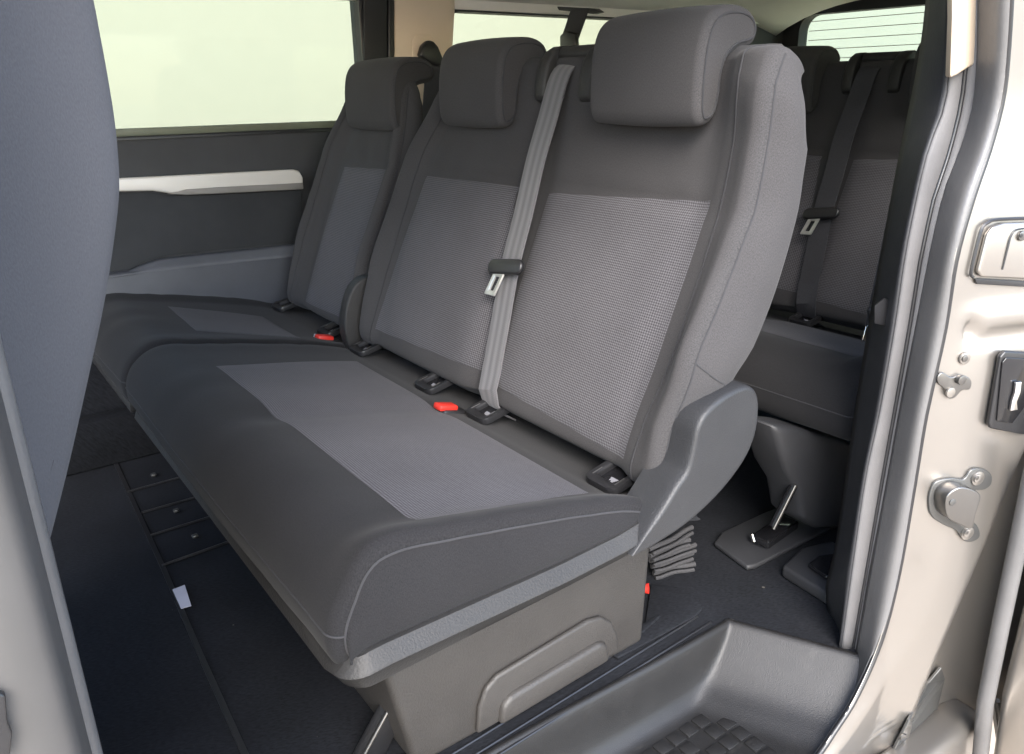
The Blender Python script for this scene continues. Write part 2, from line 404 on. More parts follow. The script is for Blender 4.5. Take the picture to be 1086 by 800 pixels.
class Back:
    FR = [(.065,.280),(.030,.2815),(.006,.288),(-.007,.300),(-.0115,.318),(.026,.41),(.066,.51),(.105,.607),(.122,.66),(.133,.71),(.141,.755),(.147,.782),(.151,.796),(.157,.805),(.165,.809)]
    RR = [(.075,.280),(.078,.282),(.080,.295),(.085,.33),(.092,.37),(.118,.45),(.145,.53),(.170,.61),(.176,.66),(.179,.71),(.180,.755),(.1805,.78),(.179,.795),(.175,.804),(.170,.8085)]
    RS = [(.045,.282),(.047,.288),(.050,.305),(.054,.34),(.062,.385),(.093,.452),(.132,.53),(.159,.615),(.164,.665),(.1665,.70),(.1685,.735),(.1690,.750),(.1685,.761),(.1675,.769),(.1665,.774)]
    def __init__(s, y0, y1, near_b=(.045,.09), far_b=(.045,.09), valley=None, inserts=()):
        s.y0, s.y1, s.nb, s.fb, s.valley = y0, y1, near_b, far_b, valley
        s.lowin = .012 if valley is not None else 0
        s.single = valley is None
        cut = (lambda z: z - .030*sst(.62, .81, z)) if valley is None else (lambda z: z)
        s.f, s.r, s.q = [catmull([Vector((q[0], cut(q[1]))) for q in lst], 5) for lst in (s.FR, s.RR, s.RS)]
        s.n = offcurve(s.f)
        s.n = [v if (v[0] < 0 or v[1] > 0) else -v for v in s.n]
        s.len = [0]
        for a, b_ in zip(s.f, s.f[1:]): s.len.append(s.len[-1]+(b_-a).length)
        s.inserts = inserts
    def h(s, z, y):
        k = sst(.27,.32,z)*(1-sst(.79,.808,z))
        ka = lerpf([.30,.36,.46,.52,.62,.70,.76,.80], [.019,.036,.050,.040,.032,.038,.045,.030], z)
        kb = lerpf([.30,.41,.54,.64,.70,.765,.80], [.018,.019,.015,.017,.022,.034,.028], z)
        def side(d, wd, amp):
            if d < .016: return ka*amp
            if d < .045*wd: return amp*(ka + (kb-ka)*sst(.016, .045*wd, d))
            return amp*kb*(1-sst(.045*wd, .095*wd, d))
        o = k*(side(y-s.y0, s.nb[1], s.nb[0]) + side(s.y1-y, s.fb[1], s.fb[0]))
        for (ya, yb) in s.inserts:      # padded centre sections, slightly domed with a lumbar swell
            if ya-.03 < y < yb+.03:
                m_ = sst(ya-.03, ya+.05, y)*sst(yb+.03, yb-.05, y)
                o += m_*(.010*math.exp(-((z-.45)/.11)**2) + .004)*k
                o -= .007*m_*math.exp(-((z-.622)/.010)**2)
        if s.valley is not None: o -= .010*math.exp(-((y-s.valley)/.03)**2)*k
        e = min(y-s.y0, s.y1-y); o += .0008*math.sin(z*88+1.5*math.sin(z*33))*math.exp(-((e-.03)/.025)**2)*k
        o += .0007*math.sin(y*60+2*math.sin(y*21))*math.exp(-((z-.635)/.02)**2)*k
        return o - edge_drop(y, s.y0, s.y1, .016)*(1 if z > .3 else .5)
    def pinch(s, z, y):
        "sides draw in at the top corners, and low down by the hinge on the open side"
        top = .020*sst(.745, .805, z)
        lo = s.lowin*sst(.44, .36, z)
        far = .130*sst(.60, .80, z)**1.2      # the shoulder away from the door slopes in to the headrest
        return y + (.3*top+lo)*(1-sst(0, .14, y-s.y0)) - (top+far)*sst(s.y1-.30, s.y1, y)
    def pt(s, i, y, lift=0):
        f, n = s.f[i], s.n[i]; o = s.h(f[1], y)+lift
        d = min(y-s.y0, s.y1-y); drop = (1-sst(0, .035, d))*.014*sst(.149, .165, f[0])*sst(.77, .79, f[1]) if d == y-s.y0 else (1-sst(0, .06, d))*.010*sst(.75, .80, f[1])
        return Vector((f[0]+n[0]*o, s.pinch(f[1], y), f[1]+n[1]*o-drop))
    def atz(s, z, y, lift=0):
        for i in range(len(s.f)-1):
            if s.f[i][1] <= z <= s.f[i+1][1] and s.f[i][1] > .29: break
        t = (z-s.f[i][1])/max(1e-9, s.f[i+1][1]-s.f[i][1])
        return s.pt(i, y, lift).lerp(s.pt(i+1, y, lift), t), s.len[i]+t*(s.len[i+1]-s.len[i])
    def build(s, parent):
        cols = ycols(s.y0, s.y1, .016, 56); V = []; UV = []; nr = len(s.f)
        for i in range(nr):
            ring = [s.pt(i, y) for y in cols]; uv = [(y, s.len[i]) for y in cols]
            R_, Q = s.r[i], s.q[i]
            def side(a, sg, ye):
                ye = a.y; rs = Vector((Q[0], ye+sg*(.013-.013*sst(.72,.775,Q[1])), Q[1]))
                pts = []
                for t in (.05, .2, .4, .6, .8, .95):
                    p = a.lerp(rs, t); p.y = a.y + (rs.y-a.y)*t + sg*.010*math.sin(math.pi*t)*(1-.5*sst(.72,.775,Q[1])); pts.append(p)
                pts += [rs, Vector((Q[0]*.6+R_[0]*.4+.002, rs.y-sg*.008, Q[1]*.85+R_[1]*.15)), Vector((Q[0]*.25+R_[0]*.75+.003, rs.y-sg*.024, Q[1]*.5+R_[1]*.5)), Vector((R_[0], rs.y-sg*.05, R_[1]))]
                return pts
            a = side(ring[-1], 1, s.y1); c = side(ring[0], -1, s.y0)
            ring += a + c[::-1]; uv += [(q.x, q.z) for q in a] + [(q.x, q.z) for q in c[::-1]]
            V += ring; UV += uv
        nc = len(cols)+20
        fs = grid_faces(nr, nc, closed_c=True) + [tuple(range(nc)), tuple((nr-1)*nc+k for k in range(nc))]
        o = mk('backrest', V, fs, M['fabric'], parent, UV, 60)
        bm = bmesh.new(); bm.from_mesh(o.data)
        for rnd in range(14):       # ease the top corner of the open side
            bmesh.ops.smooth_vert(bm, verts=[v for v in bm.verts if v.co.z > .715-.01*(rnd % 3) and v.co.y < s.y0+.035 and v.co.x > .145], factor=.5, use_axis_x=True, use_axis_y=True, use_axis_z=True)
        bm.to_mesh(o.data); bm.free(); return o
    def insert(s, c, parent, mat=None, nu=26, nv=40):
        "corners bottom-near, top-near, top-far, bottom-far as (y,z)"
        bn, tn, tf, bf = c; V = []; UV = []
        for j in range(nv+1):
            tj = j/nv
            for i in range(nu+1):
                ti = i/nu
                y = (bn[0]*(1-tj)+tn[0]*tj)*(1-ti) + (bf[0]*(1-tj)+tf[0]*tj)*ti
                z = (bn[1]*(1-tj)+tn[1]*tj)*(1-ti) + (bf[1]*(1-tj)+tf[1]*tj)*ti
                e = min(ti, 1-ti, tj, 1-tj)
                q, l = s.atz(z, y, .0004 + .0014*sst(0, .03, e)); V.append(q); UV.append((y, l))
        return mk('fabric_insert', V, grid_faces(nv+1, nu+1), mat or M['insert'], parent, UV, 60)

HRP = [(.103,.719),(.094,.728),(.0905,.746),(.091,.785),(.096,.818),(.106,.838),(.122,.849),(.145,.8535),(.168,.852),(.186,.844),(.195,.829),(.191,.814),(.177,.807),(.158,.803),(.143,.793),(.136,.775),(.1345,.755),(.130,.735),(.119,.722)]
def headrest(y0, y1, parent, dz=0, dx=0):
    pts = [Vector(p)+Vector((dx,dz)) for p in HRP]; n = len(pts)
    full = []
    for i in range(n):
        a, b_, c, d = pts[i-1], pts[i], pts[(i+1) % n], pts[(i+2) % n]
        for k in range(4):
            t = k/4; full.append(.5*((2*b_)+(c-a)*t+(2*a-5*b_+4*c-d)*t*t+(3*b_-a-3*c+d)*t**3))
    m = len(full); nr = []
    for i in range(m):
        t = (full[(i+1) % m]-full[i-1]).normalized(); nr.append(Vector((-t[1], t[0])))
    r = .011; cols = ycols(y0, y1, r, 14, 6); V = []; UV = []; ln = 0
    yc = (y0+y1)/2; hw = (y1-y0)/2
    for y in cols:
        dr = edge_drop(y, y0, y1, r) - .003*(1-((y-yc)/hw)**2)
        ln = 0
        for i in range(m):
            q = full[i] - nr[i]*dr
            if i: ln += (full[i]-full[i-1]).length
            V.append(Vector((q[0], y, q[1]))); UV.append((y, ln))
    nc = len(cols); fs = grid_faces(nc, m, closed_c=True)
    for k in (0, nc-1):
        b0 = len(V)
        for i in range(m): V.append(V[k*m+i].copy()); UV.append((V[-1].x, V[-1].z))
        fs.append(tuple(range(b0, b0+m)))
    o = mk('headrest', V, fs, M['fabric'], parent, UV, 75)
    for pg in o.data.polygons:
        if len(pg.vertices) > 8: pg.use_smooth = False
    for (y, sg) in ((y0, -1), (y1, 1)):
        tube('seam', [(full[i][0]-nr[i][0]*r*.8, y+sg*.0, full[i][1]-nr[i][1]*r*.8) for i in range(m)], .0014, M['seam'], o, 6, True)
    for yy in (yc-.055, yc+.055):
        tube('post', [(.168+dx,yy,.812+dz),(.167+dx,yy,.79+dz),(.165+dx,yy,.76+dz)], .005, M['chrome'], o, 10)
    return o

def isofix(y, parent):
    ax = Vector((0,1,0)); n = Vector((-.22,0,1)).normalized(); ay = ax.cross(n); ay = -ay if ay.x < 0 else ay   # ay: to the rear and down
    c = Vector((-.025, y-.013, .2900)); t = rrect(.056, .064, .013); i_ = rrect(.034, .040, .006)
    i_ = [(u, v+.004) for u, v in i_]
    o = ring_plate('isofix_cover', c, ax, ay, n, t, i_, .010, M['bezel'], parent)
    prism('flap', [c+ax*u+ay*v-n*.002 for u, v in [(a, b_) for a, b_ in i_]], n*.003, M['gloss'], o, 0)
    for sg in (-1, 1):
        tube('bright_edge', [c+ax*(sg*.0205)+ay*v+n*.0100 for v in (-.020,-.012,-.003)], .0008, M['steel'], o, 6)
    cc = c+n*.0015+ay*(-.008)+ax*-.002
    V = [cc+ax*u+ay*v for u, v in ((-.007,.005),(.006,.005),(.004,-.002),(.001,0),(-.001,-.006),(-.004,-.001))]
    prism('child_seat_symbol', V, n*.0006, M['white'], o, 0)
    return o

def buckle(y, parent, x=-.076, z=.285, two=False):
    rm = Matrix.Rotation(math.radians(14), 3, 'Y')
    o = box('buckle', (x+.004, y, z-.013), (.046, .030, .024), M['black'], parent, rm, .006)
    box('release_button', (x-.004, y, z+.003), (.034, .022, .010), M['red'], o, rm, .003)
    if two: box('button_edge', (x-.004, y+.0125, z+.002), (.036, .003, .010), M['white'], o, rm, .001)
    return o

def guide(parent, yc=.290):
    "moulded belt outlet on top of the backrest"
    prof = [(.150,.742),(.134,.744),(.129,.752),(.131,.775),(.138,.800),(.150,.816),(.165,.8235),(.180,.825),(.192,.821),(.196,.808),(.18,.79)]
    o = prism('belt_outlet', [Vector((x, yc-.064, z)) for x, z in prof], (0, .026, 0), M['plastic'], parent, .005)
    prism('cheek', [Vector((x, yc+.040, z)) for x, z in prof], (0, .024, 0), M['plastic'], o, .005)
    prism('top_bar', [Vector((x, yc-.040, z)) for x, z in ((.166,.800),(.158,.812),(.165,.8225),(.180,.8245),(.190,.820),(.194,.808),(.188,.80))], (0, .082, 0), M['plastic'], o, .003)
    prism('back_plate', [Vector((x, yc-.040, z)) for x, z in ((.145,.745),(.150,.775),(.168,.803),(.20,.80),(.19,.75))], (0, .082, 0), M['plastic'], o, .002)
    return o

def seat(name, y0, y1, by0, by1, label, inserts, cush_ins, heads, isos, buckles, group, bench):
    root = empty(name, (0,0,0), label, 'car seat', group)
    ca = Cushion(y0, y1, .325 if bench else None); co = ca.build(root)
    ca.insert(cush_ins, co, M['insert_shaded'])
    for yy, sg in ((y0, -1), (y1, 1)):
        rng = range(20, len(ca.p)-4)
        tube('seam', [ca.pt(i, yy)+Vector((0, sg*.0002, .0003)) for i in rng], .0013, M['seam'], co, 6)
    fi = len(ca.p)-17
    tube('front_seam', [ca.pt(fi, y, .0002) for y in ycols(y0, y1, .014, 20)], .0011, M['seam'], co, 6)
    bk = Back(by0, by1, (1.0,1.0) if bench else (.5,.5), (.7,.8) if bench else (.6,.9), .325 if bench else None, [(min(c[0][0], c[1][0]), max(c[2][0], c[3][0])) for c in inserts])
    bo = bk.build(root)
    for c in inserts: bk.insert(c, bo)
    for yy, sg in ((by0, -1), (by1, 1)):
        tube('side_seam', [bk.pt(i, yy) for i in range(14, len(bk.f)-12)], .0013, M['seam'], bo, 6)
        y2 = yy - sg*(.048 if bench else .03)
        tube('bolster_seam', [bk.pt(i, y2, .0001) for i in range(18, len(bk.f)-3)], .0010, M['seam'], bo, 6)
    # seam low on the open side panel
    i0 = min(range(len(bk.f)), key=lambda i: abs(bk.pt(i, by0).z-.462)); sp = []
    for j in range(13):
        t = .92*j/12; i = max(0, i0-int(round(5*t))); a = bk.pt(i, by0); Q = bk.q[i]
        rs = Vector((Q[0], a.y-.012, Q[1])); p = a.lerp(rs, t); p.y = a.y+(rs.y-a.y)*t-.010*math.sin(math.pi*t); sp.append(p)
    tube('side_seam', resample(catmull(sp[::3], 4), 16), .0010, M['seam'], bo, 6)
    for hd in heads: headrest(hd[0], hd[1], root, *hd[2:])
    for y in isos: isofix(y, root)
    for b_ in buckles: buckle(b_[1], root, b_[0], b_[2], len(b_) > 3)
    return root, ca, bk

bench, BC, BB = seat('bench_seat', -.10, .735, -.10, .728,
    'large charcoal two place bench seat nearest the open doorway',
    [[(-.027,.316),(-.027,.630),(.289,.613),(.288,.331)], [(.313,.339),(.365,.616),(.649,.612),(.671,.328)]],
    [(-.337,-.058),(-.087,-.036),(-.086,.613),(-.346,.578)],
    [(-.010,.185),(.405,.590,-.013,.008)], [0.0,.283,.444,.700], [(-.070,.322,.292)], 'charcoal cloth van seats', True)
guide(bench)

def profile_xz(pts, y): return [Vector((x, y, z)) for x, z in pts]
def rail_and_cover(root):
    # rail along the cushion foot, turning round the front corner
    plan = [(-.457,.70),(-.457,.40),(-.457,.10),(-.457,-.04),(-.457,-.075)]
    for k in range(1, 9):
        t = math.pi/2*k/8; plan.append((-.427-.030*math.cos(t), -.091-.030*math.sin(t)))
    for k in range(1, 25): plan.append((-.427+.400*k/24, -.121))
    pl = [Vector(p) for p in plan]; V = []; n = len(pl)
    for i, p in enumerate(pl):
        t = (pl[min(i+1,n-1)]-pl[max(i-1,0)]).normalized(); ou = Vector((t[1], -t[0]))
        if i < 4: ou = Vector((-1, 0))
        w = sst(-.05, -.10, p[1]) if p[0] < -.42 else 1.0     # slim along the nose, full along the open side
        x = p[0]
        zt = lerpf([-.46,-.42,-.20,-.11,-.05,.02], [.2705,.277,.277,.281,.290,.296], x)
        zb = lerpf([-.46,-.43,-.30,-.20,-.11,-.05,.0,.05], [.243,.241,.246,.249,.253,.259,.276,.298], x)
        if i < 5: zt, zb = .2640, .2450
        prof = [(-.020, zt+.002), (-.012, zt+.0015), (-.008*w-.003, zt-.0005), (.000, zt-.0095), (.0012, zt-.0125), (-.0010, zt-.0150), (-.0030, zt-.0175), (-.0070, zb+.002), (-.012, zb), (-.06, zb)]
        for d, z in prof:
            q = p + ou*d; V.append(Vector((q[0], q[1], z)))
    fs = grid_faces(n, 10) + [tuple(range(10)), tuple((n-1)*10+k for k in range(10))]
    for i in range(n-1): fs.append((i*10, (i+1)*10, (i+1)*10+9, i*10+9))
    mk('rail', V, fs, M['plastic'], root, sharp=50)
    # hinge cover
    out = catmull([(-.105,.262),(-.06,.262),(-.02,.268),(.02,.281),(.06,.302),(.092,.330),(.106,.362),(.105,.398),(.094,.418),(.076,.4265),(.045,.4245),(.018,.4165),(.002,.407),(-.0075,.393),(-.0115,.375),(-.0145,.360),(-.0185,.346),(-.024,.338),(-.036,.328),(-.058,.305),(-.085,.281)], 4)
    bm = bmesh.new(); rings = []
    m = len(out); cen = Vector((.03,.35))
    nrm = []
    for i in range(m):
        t = (out[(i+1) % m]-out[i-1]).normalized(); nrm.append(Vector((-t[1], t[0])))
    V = []
    hs = 1 if (out[0]+nrm[0]*.01-cen).length < (out[0]-cen).length else -1
    for (yy, ins) in ((-.070, 0), (-.112, 0), (-.1205, .0004), (-.1240, .0015), (-.1256, .0034), (-.1260, .0058)):
        for i in range(m):
            q = out[i] + nrm[i]*ins*hs*min(1, (out[i]-Vector((-.100,.270))).length/.05) ; V.append(Vector((q[0], yy, q[1])))
    V += [v.copy() for v in V[5*m:6*m]]
    fs = grid_faces(6, m, closed_c=True) + [tuple(range(m))[::-1], tuple(6*m+i for i in range(m))]
    o = mk('hinge_cover', V, fs, M['cover'], root, sharp=45)
    for pg in o.data.polygons:
        if len(pg.vertices) > 8: pg.use_smooth = False
rail_and_cover(bench)

# plinth below the bench, with an embossed pocket on its near face
def plinth(root):
    pts = [(-.388,.245),(-.340,.003),(.040,.003),(.052,.245)]
    o = prism('plinth', profile_xz(pts, -.015), (0, .70, 0), M['plinth'], root, .010, 4)
    def emboss(name, pix, yy, th, mat):
        q = [P(px, py, 'y', -.0155) for px, py in pix]
        return prism(name, [Vector((a.x, -.0145, a.z)) for a in q], (0, -th, 0), mat, o, th*.48, 4)
    emboss('pocket_rim', [(503,776),(505,748),(512,728),(524,714),(620,656),(634,652),(645,657),(651,670),(653,688)], 0, .0090, M['plinth'])
    emboss('pocket_pad', [(524,764),(526,744),(535,732),(630,676),(637,677),(640,695)], 0, .0170, M['plinth'])
    return o
plinth(bench)
o = tube('release_lever', [(.04,.03,.065),(.062,.018,.068),(.070,.008,.070)], [.005,.006,.008], M['red'], bench, 10)
bpts = [P(424,735,'y',.03), P(412,752,'y',.03), P(398,778,'y',.03), P(384,804,'y',.03), P(376,822,'y',.03)]
prism('front_leg', [bpts[0], bpts[1], bpts[2], bpts[3], bpts[4], bpts[4]+Vector((.04,0,0)), bpts[0]+Vector((.03,0,0))], (0,.02,0), M['black'], bench, .003)
tube('leg_edge', [p+Vector((-.001,-.002,0)) for p in bpts], .0025, M['steel'], bench, 8)
# inner hinge tower between the two backrests
tw = catmull([(-.040,.27),(-.050,.31),(-.046,.355),(-.028,.398),(.0,.418),(.035,.415),(.05,.37),(.05,.27)], 3)
prism('hinge_tower', [Vector((x, .732, z)) for x, z in tw], (0, .030, 0), M['plastic'], bench, .004)

single, SC, SB = seat('single_seat', .747, 1.185, .768, 1.112,
    'smaller single charcoal seat beside the far side panel, below the large window',
    [[(.785,.319),(.812,.613),(1.000,.605),(1.018,.316)]],
    [(-.305,.835),(-.125,.775),(-.125,.99),(-.298,1.065)],
    [(.772,.985,-.029,.014)], [.856,1.118], [(-.063,.800,.290,1),(-.083,.775,.287,1)], 'charcoal cloth van seats', False)
prism('plinth', profile_xz([(-.388,.25),(-.35,.003),(.04,.003),(.05,.25)], .80), (0, .35, 0), M['plinth'], single, .01)
box('rail', (-.445, .966, .252), (.02, .43, .022), M['plastic'], single, None, .005)

# ------------------------------------------------------------------ seat belts
def bench_belt(root_name, dx, label, webmat, group):
    t = empty(root_name, (dx+.056,.322,.50), label, 'seat belt', group)
    inv = Vector((-(dx+.056),-.322,-.50))
    top = [(.185,.300,.808),(.162,.301,.799)]
    pl = []
    for (px, py, d) in ((594,80,-.172),(581,125,-.168),(568,170,-.163),(555,227,-.160),(541,283,-.158),(531,340,-.154),(521,395,-.149)):
        q = PP(px, py, (1,0,-.4), d); pl.append((q.x, q.y, q.z))
    pts = catmull([Vector(p) for p in top+pl], 4) + [Vector((-.024,.277,.325)), Vector((-.020,.276,.303)), Vector((-.008,.275,.285)), Vector((.012,.274,.272))]
    pts = [p+inv+Vector((dx,0,0)) for p in pts]
    n = len(pts); W = []; NN = []
    for i in range(n):
        tg = (pts[min(i+1,n-1)]-pts[max(i-1,0)]).normalized()
        w_ = Vector((0,1,0)); w_ = (w_ - tg*w_.dot(tg)).normalized()
        nn = tg.cross(w_); nn = nn if nn.x < 0 else -nn
        W.append(w_*.0225); NN.append(nn)
    ribbon('webbing', pts, W, NN, webmat, t)
    q = PP(539,284,(1,0,-.4),-.163) + inv + Vector((dx,0,0))
    tg = Vector((.40,.06,1)).normalized(); ax = Vector((0,1,0)); ax = (ax-tg*ax.dot(tg)).normalized(); nn = tg.cross(ax); nn = nn if nn.x < 0 else -nn
    ax2 = (ax - tg*.10).normalized(); tg2 = (tg+ax*.10).normalized()
    sh = rrect(.082, .024, .0115, 6)
    prism('latch_head', [q+ax2*u+tg2*v for u, v in sh], nn*.010, M['black'], t, .0035)
    oo = [(u+.008, v-.028) for u, v in rrect(.026,.044,.002,3)]; ii = [(u+.008, v-.030) for u, v in rrect(.011,.024,.001,3)]
    tgd = (tg - ax*.30).normalized()
    ring_plate('tongue', q+nn*.004, ax, tgd, nn, oo, ii, .003, M['bright'], t)
    return t
belt = bench_belt('seat_belt', 0, 'light grey ribbed seat belt with metal tongue lying down the middle of the front bench', M['belt'], 'seat belts in the van')

def copy_tree(o, parent=None):
    c = o.copy(); COL.objects.link(c); c.parent = parent
    for ch in list(o.children): copy_tree(ch, c)
    return c
# ------------------------------------------------------------------ third row: same bench, one pitch further back
rear = copy_tree(bench); rear.location.x = .825
for ch in list(rear.children):
    if ch.name.split('.')[0] in ('rail', 'plinth', 'front_leg', 'leg_edge', 'release_lever', 'hinge_cover', 'buckle'):
        for g in list(ch.children): bpy.data.objects.remove(g)
        bpy.data.objects.remove(ch)
rear['label'] = 'shaded dark bench seat in the third row, below the rear window'
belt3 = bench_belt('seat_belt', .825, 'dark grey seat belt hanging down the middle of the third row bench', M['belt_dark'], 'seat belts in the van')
# its near leg, floor plate and bracket
lc = [P(*p, 'y', -.03) for p in ((822,452),(850,455),(905,470),(905,560),(868,562),(852,552),(848,522),(835,500))]
prism('leg_shroud', [p-Vector((.825,0,0)) for p in lc], (0, .07, 0), M['trim'], rear, .012, 3)
fp = [P(*p, 'z', .002) for p in ((757,580),(765,569),(808,549),(880,520),(905,552),(802,604),(792,606))]
o = prism('floor_plate', [p-Vector((.825,0,0)) for p in fp], (0,0,.010), M['trim'], rear, .004)
a, b_ = P(843,512,'y',-.02), P(820,558,'y',-.01)
tube('strut', [a-Vector((.825,0,0)), b_-Vector((.825,0,0))], .007, M['gloss'], rear, 10)
tube('strut_highlight', [a-Vector((.832,.006,0)), b_-Vector((.832,.006,0))], .0030, M['steel'], rear, 8)  # thin steel line laid on the strut in place of its highlight
q = P(822,566,'z',.02)
box('floor_latch', q-Vector((.825,0,-.004)), (.10,.035,.016), M['gloss'], rear, Matrix.Rotation(.1,3,'Z'), .004)
q = P(800,574,'z',.02); tube('catch', [q-Vector((.825,0,0))+Vector((0,0,.0)), q-Vector((.825,-.006,-.012))], .005, M['chrome'], rear, 8)

# ------------------------------------------------------------------ front seat, seen from its side at the left edge
fs_ = empty('front_seat', (-.66,-.15,0), 'front seat backrest in plain grey blue cloth, cut by the left edge of the picture', 'car seat')
inv = Vector((.66,.15,0))
edge = catmull([P(30,660,'y',-.15), P(48,612,'y',-.15), P(75,510,'y',-.15), P(100,400,'y',-.15), P(116,325,'y',-.15), P(127,255,'y',-.15), P(132.5,200,'y',-.15), P(129,140,'y',-.15), P(121,85,'y',-.15), P(112,35,'y',-.15), P(103,-10,'y',-.15), P(90,-45,'y',-.15), P(72,-70,'y',-.15)], 4)
edge = [Vector((p.x,0,p.z)) for p in edge]
lo = edge[0]; bot = [Vector((-.745,0,.30)), Vector((-.715,0,.38))]
rearp = bot + edge; n = len(rearp)
V = []
for i, p in enumerate(rearp):
    t = i/(n-1); fx = p.x - .17 + .03*sst(.75,1,t)
    ring = []
    for (x, y) in ((p.x-.014,-.150),(p.x-.006,-.147),(p.x-.0015,-.142),(p.x,-.134),(p.x+.012,0),(p.x+.012,.25),(p.x,.36),(p.x-.02,.385),(fx+.02,.385),(fx,.36),(fx+.01,.2),(fx+.01,.02),(fx,-.13),(fx+.015,-.150),(p.x-.09,-.158),(p.x-.05,-.157)):
        ring.append(Vector((x,y,p.z))+inv)
    V += ring
fsf = grid_faces(n, 16, closed_c=True) + [tuple(range(16)), tuple((n-1)*16+k for k in range(16))]
UV = [(v.x+v.y, v.z) for v in V]
fbk = mk('backrest', V, fsf, M['fabric_front'], fs_, UV, 60)
sm = [Vector((p.x-.010-.004*sst(.66,.50,p.z),-.1492,p.z))+inv for p in edge if p.z < .56]
tube('seam', sm, .0005, M['seam'], fbk, 6)
prism('cushion', [Vector((x,-.15,z))+inv for x, z in ((-1.25,.36),(-1.28,.30),(-1.25,.24),(-.78,.20),(-.76,.26),(-.80,.30),(-1.1,.34))], (0,.53,0), M['fabric_front'], fs_, .02)
prism('seat_base', [Vector((x,-.10,z))+inv for x, z in ((-1.2,.24),(-1.2,.003),(-.82,.003),(-.82,.21))], (0,.43,0), M['trim'], fs_, .01)

# ------------------------------------------------------------------ the van body
van = empty('van', (0,.5,0), 'silver beige passenger van, its bodywork and dark cabin seen through the open side door', 'van')
VI = Vector((0,-.5,0))
def vp(o):  # attach keeping world coordinates
    o.parent = van; o.matrix_parent_inverse = Matrix.Translation(VI); return o
# cabin floor with outline around the step well
def floor_part():
    pts = [(-1.8,-.055),(-.27,-.040),(-.07,-.047),(.10,-.050),(.165,-.056),(.192,-.070),(.212,-.105),(.238,-.160),(.262,-.211),(.36,-.215),(2.05,-.215),(2.05,1.13),(-1.8,1.13)]
    o = prism('cabin_floor', [Vector((x,y,-.03)) for x, y in pts], (0,0,.03), M['carpet'], None, 0)
    return vp(o)
cf = floor_part()
def slab(name, pix, z, h, mat, par, bev):
    pts = [P(px,py,'z',z) for px, py in pix]
    o = prism(name, pts, (0,0,h), mat, None, bev); o.parent = par; return o
def att(o, par): o.parent = par; return o
# carpet lip/sill along the floor edge and grooves
att(prism('floor_lip', [Vector((x,y,.001)) for x, y in ((-1.6,-.010),(.045,-.004),(.10,.008),(.10,.012),(-1.6,.0))], (0,0,.008), M['carpet'], None, .004), cf)
for k in range(3):
    att(tube('sill_groove', [P(480+22*k,800+2*k,'z',.0015) + Vector((-.2,.0,0)), P(480+22*k,800+2*k,'z',.0015), P(726+14*k,650+6*k-2,'z',.0015)], .0016, M['black'], None, 6), cf)
# carpet joint and cross bars of the floor rails
att(ribbon('carpet_joint', [P(122,490,'z',.0012),P(172,600,'z',.0012),P(215,700,'z',.0012),P(262,805,'z',.0012),P(300,900,'z',.0012)], (.004,0,0), (0,0,1), M['black'], None, .0012), cf)
def crossbar(a, b_):
    a, b_ = P(*a,'z',.003), P(*b_,'z',.003); b_ = a + (b_-a)*1.5
    att(tube('floor_bar', [a, b_], .0026, M['black'], None, 6), cf)
for a, b_ in (((135,522),(190,507)), ((150,544),(200,530)), ((160,568),(215,551)), ((172,600),(245,574))): crossbar(a, b_)
for (px, py) in ((163,505),(187,543),(207,570)):
    q = P(px,py,'z',.003); att(box('floor_stud', q+Vector((0,0,.003)), (.010,.010,.006), M['darksteel'], None, None, .002), cf)
slab('anchor_plate', [(640,690),(684,662),(690,622),(724,626),(741,638),(745,648),(738,655),(700,676),(655,700)], .002, .004, M['carpet'], cf, .002)
# socket tray by the pillar
so = slab('floor_socket', [(828,612),(849,592),(880,584),(905,600),(905,650),(875,642)], .002, .022, M['trim'], cf, .006)
sl = slab('socket_rim', [(856,602),(868,593),(890,590),(896,612),(876,616)], .025, .008, M['gloss'], cf, .003)

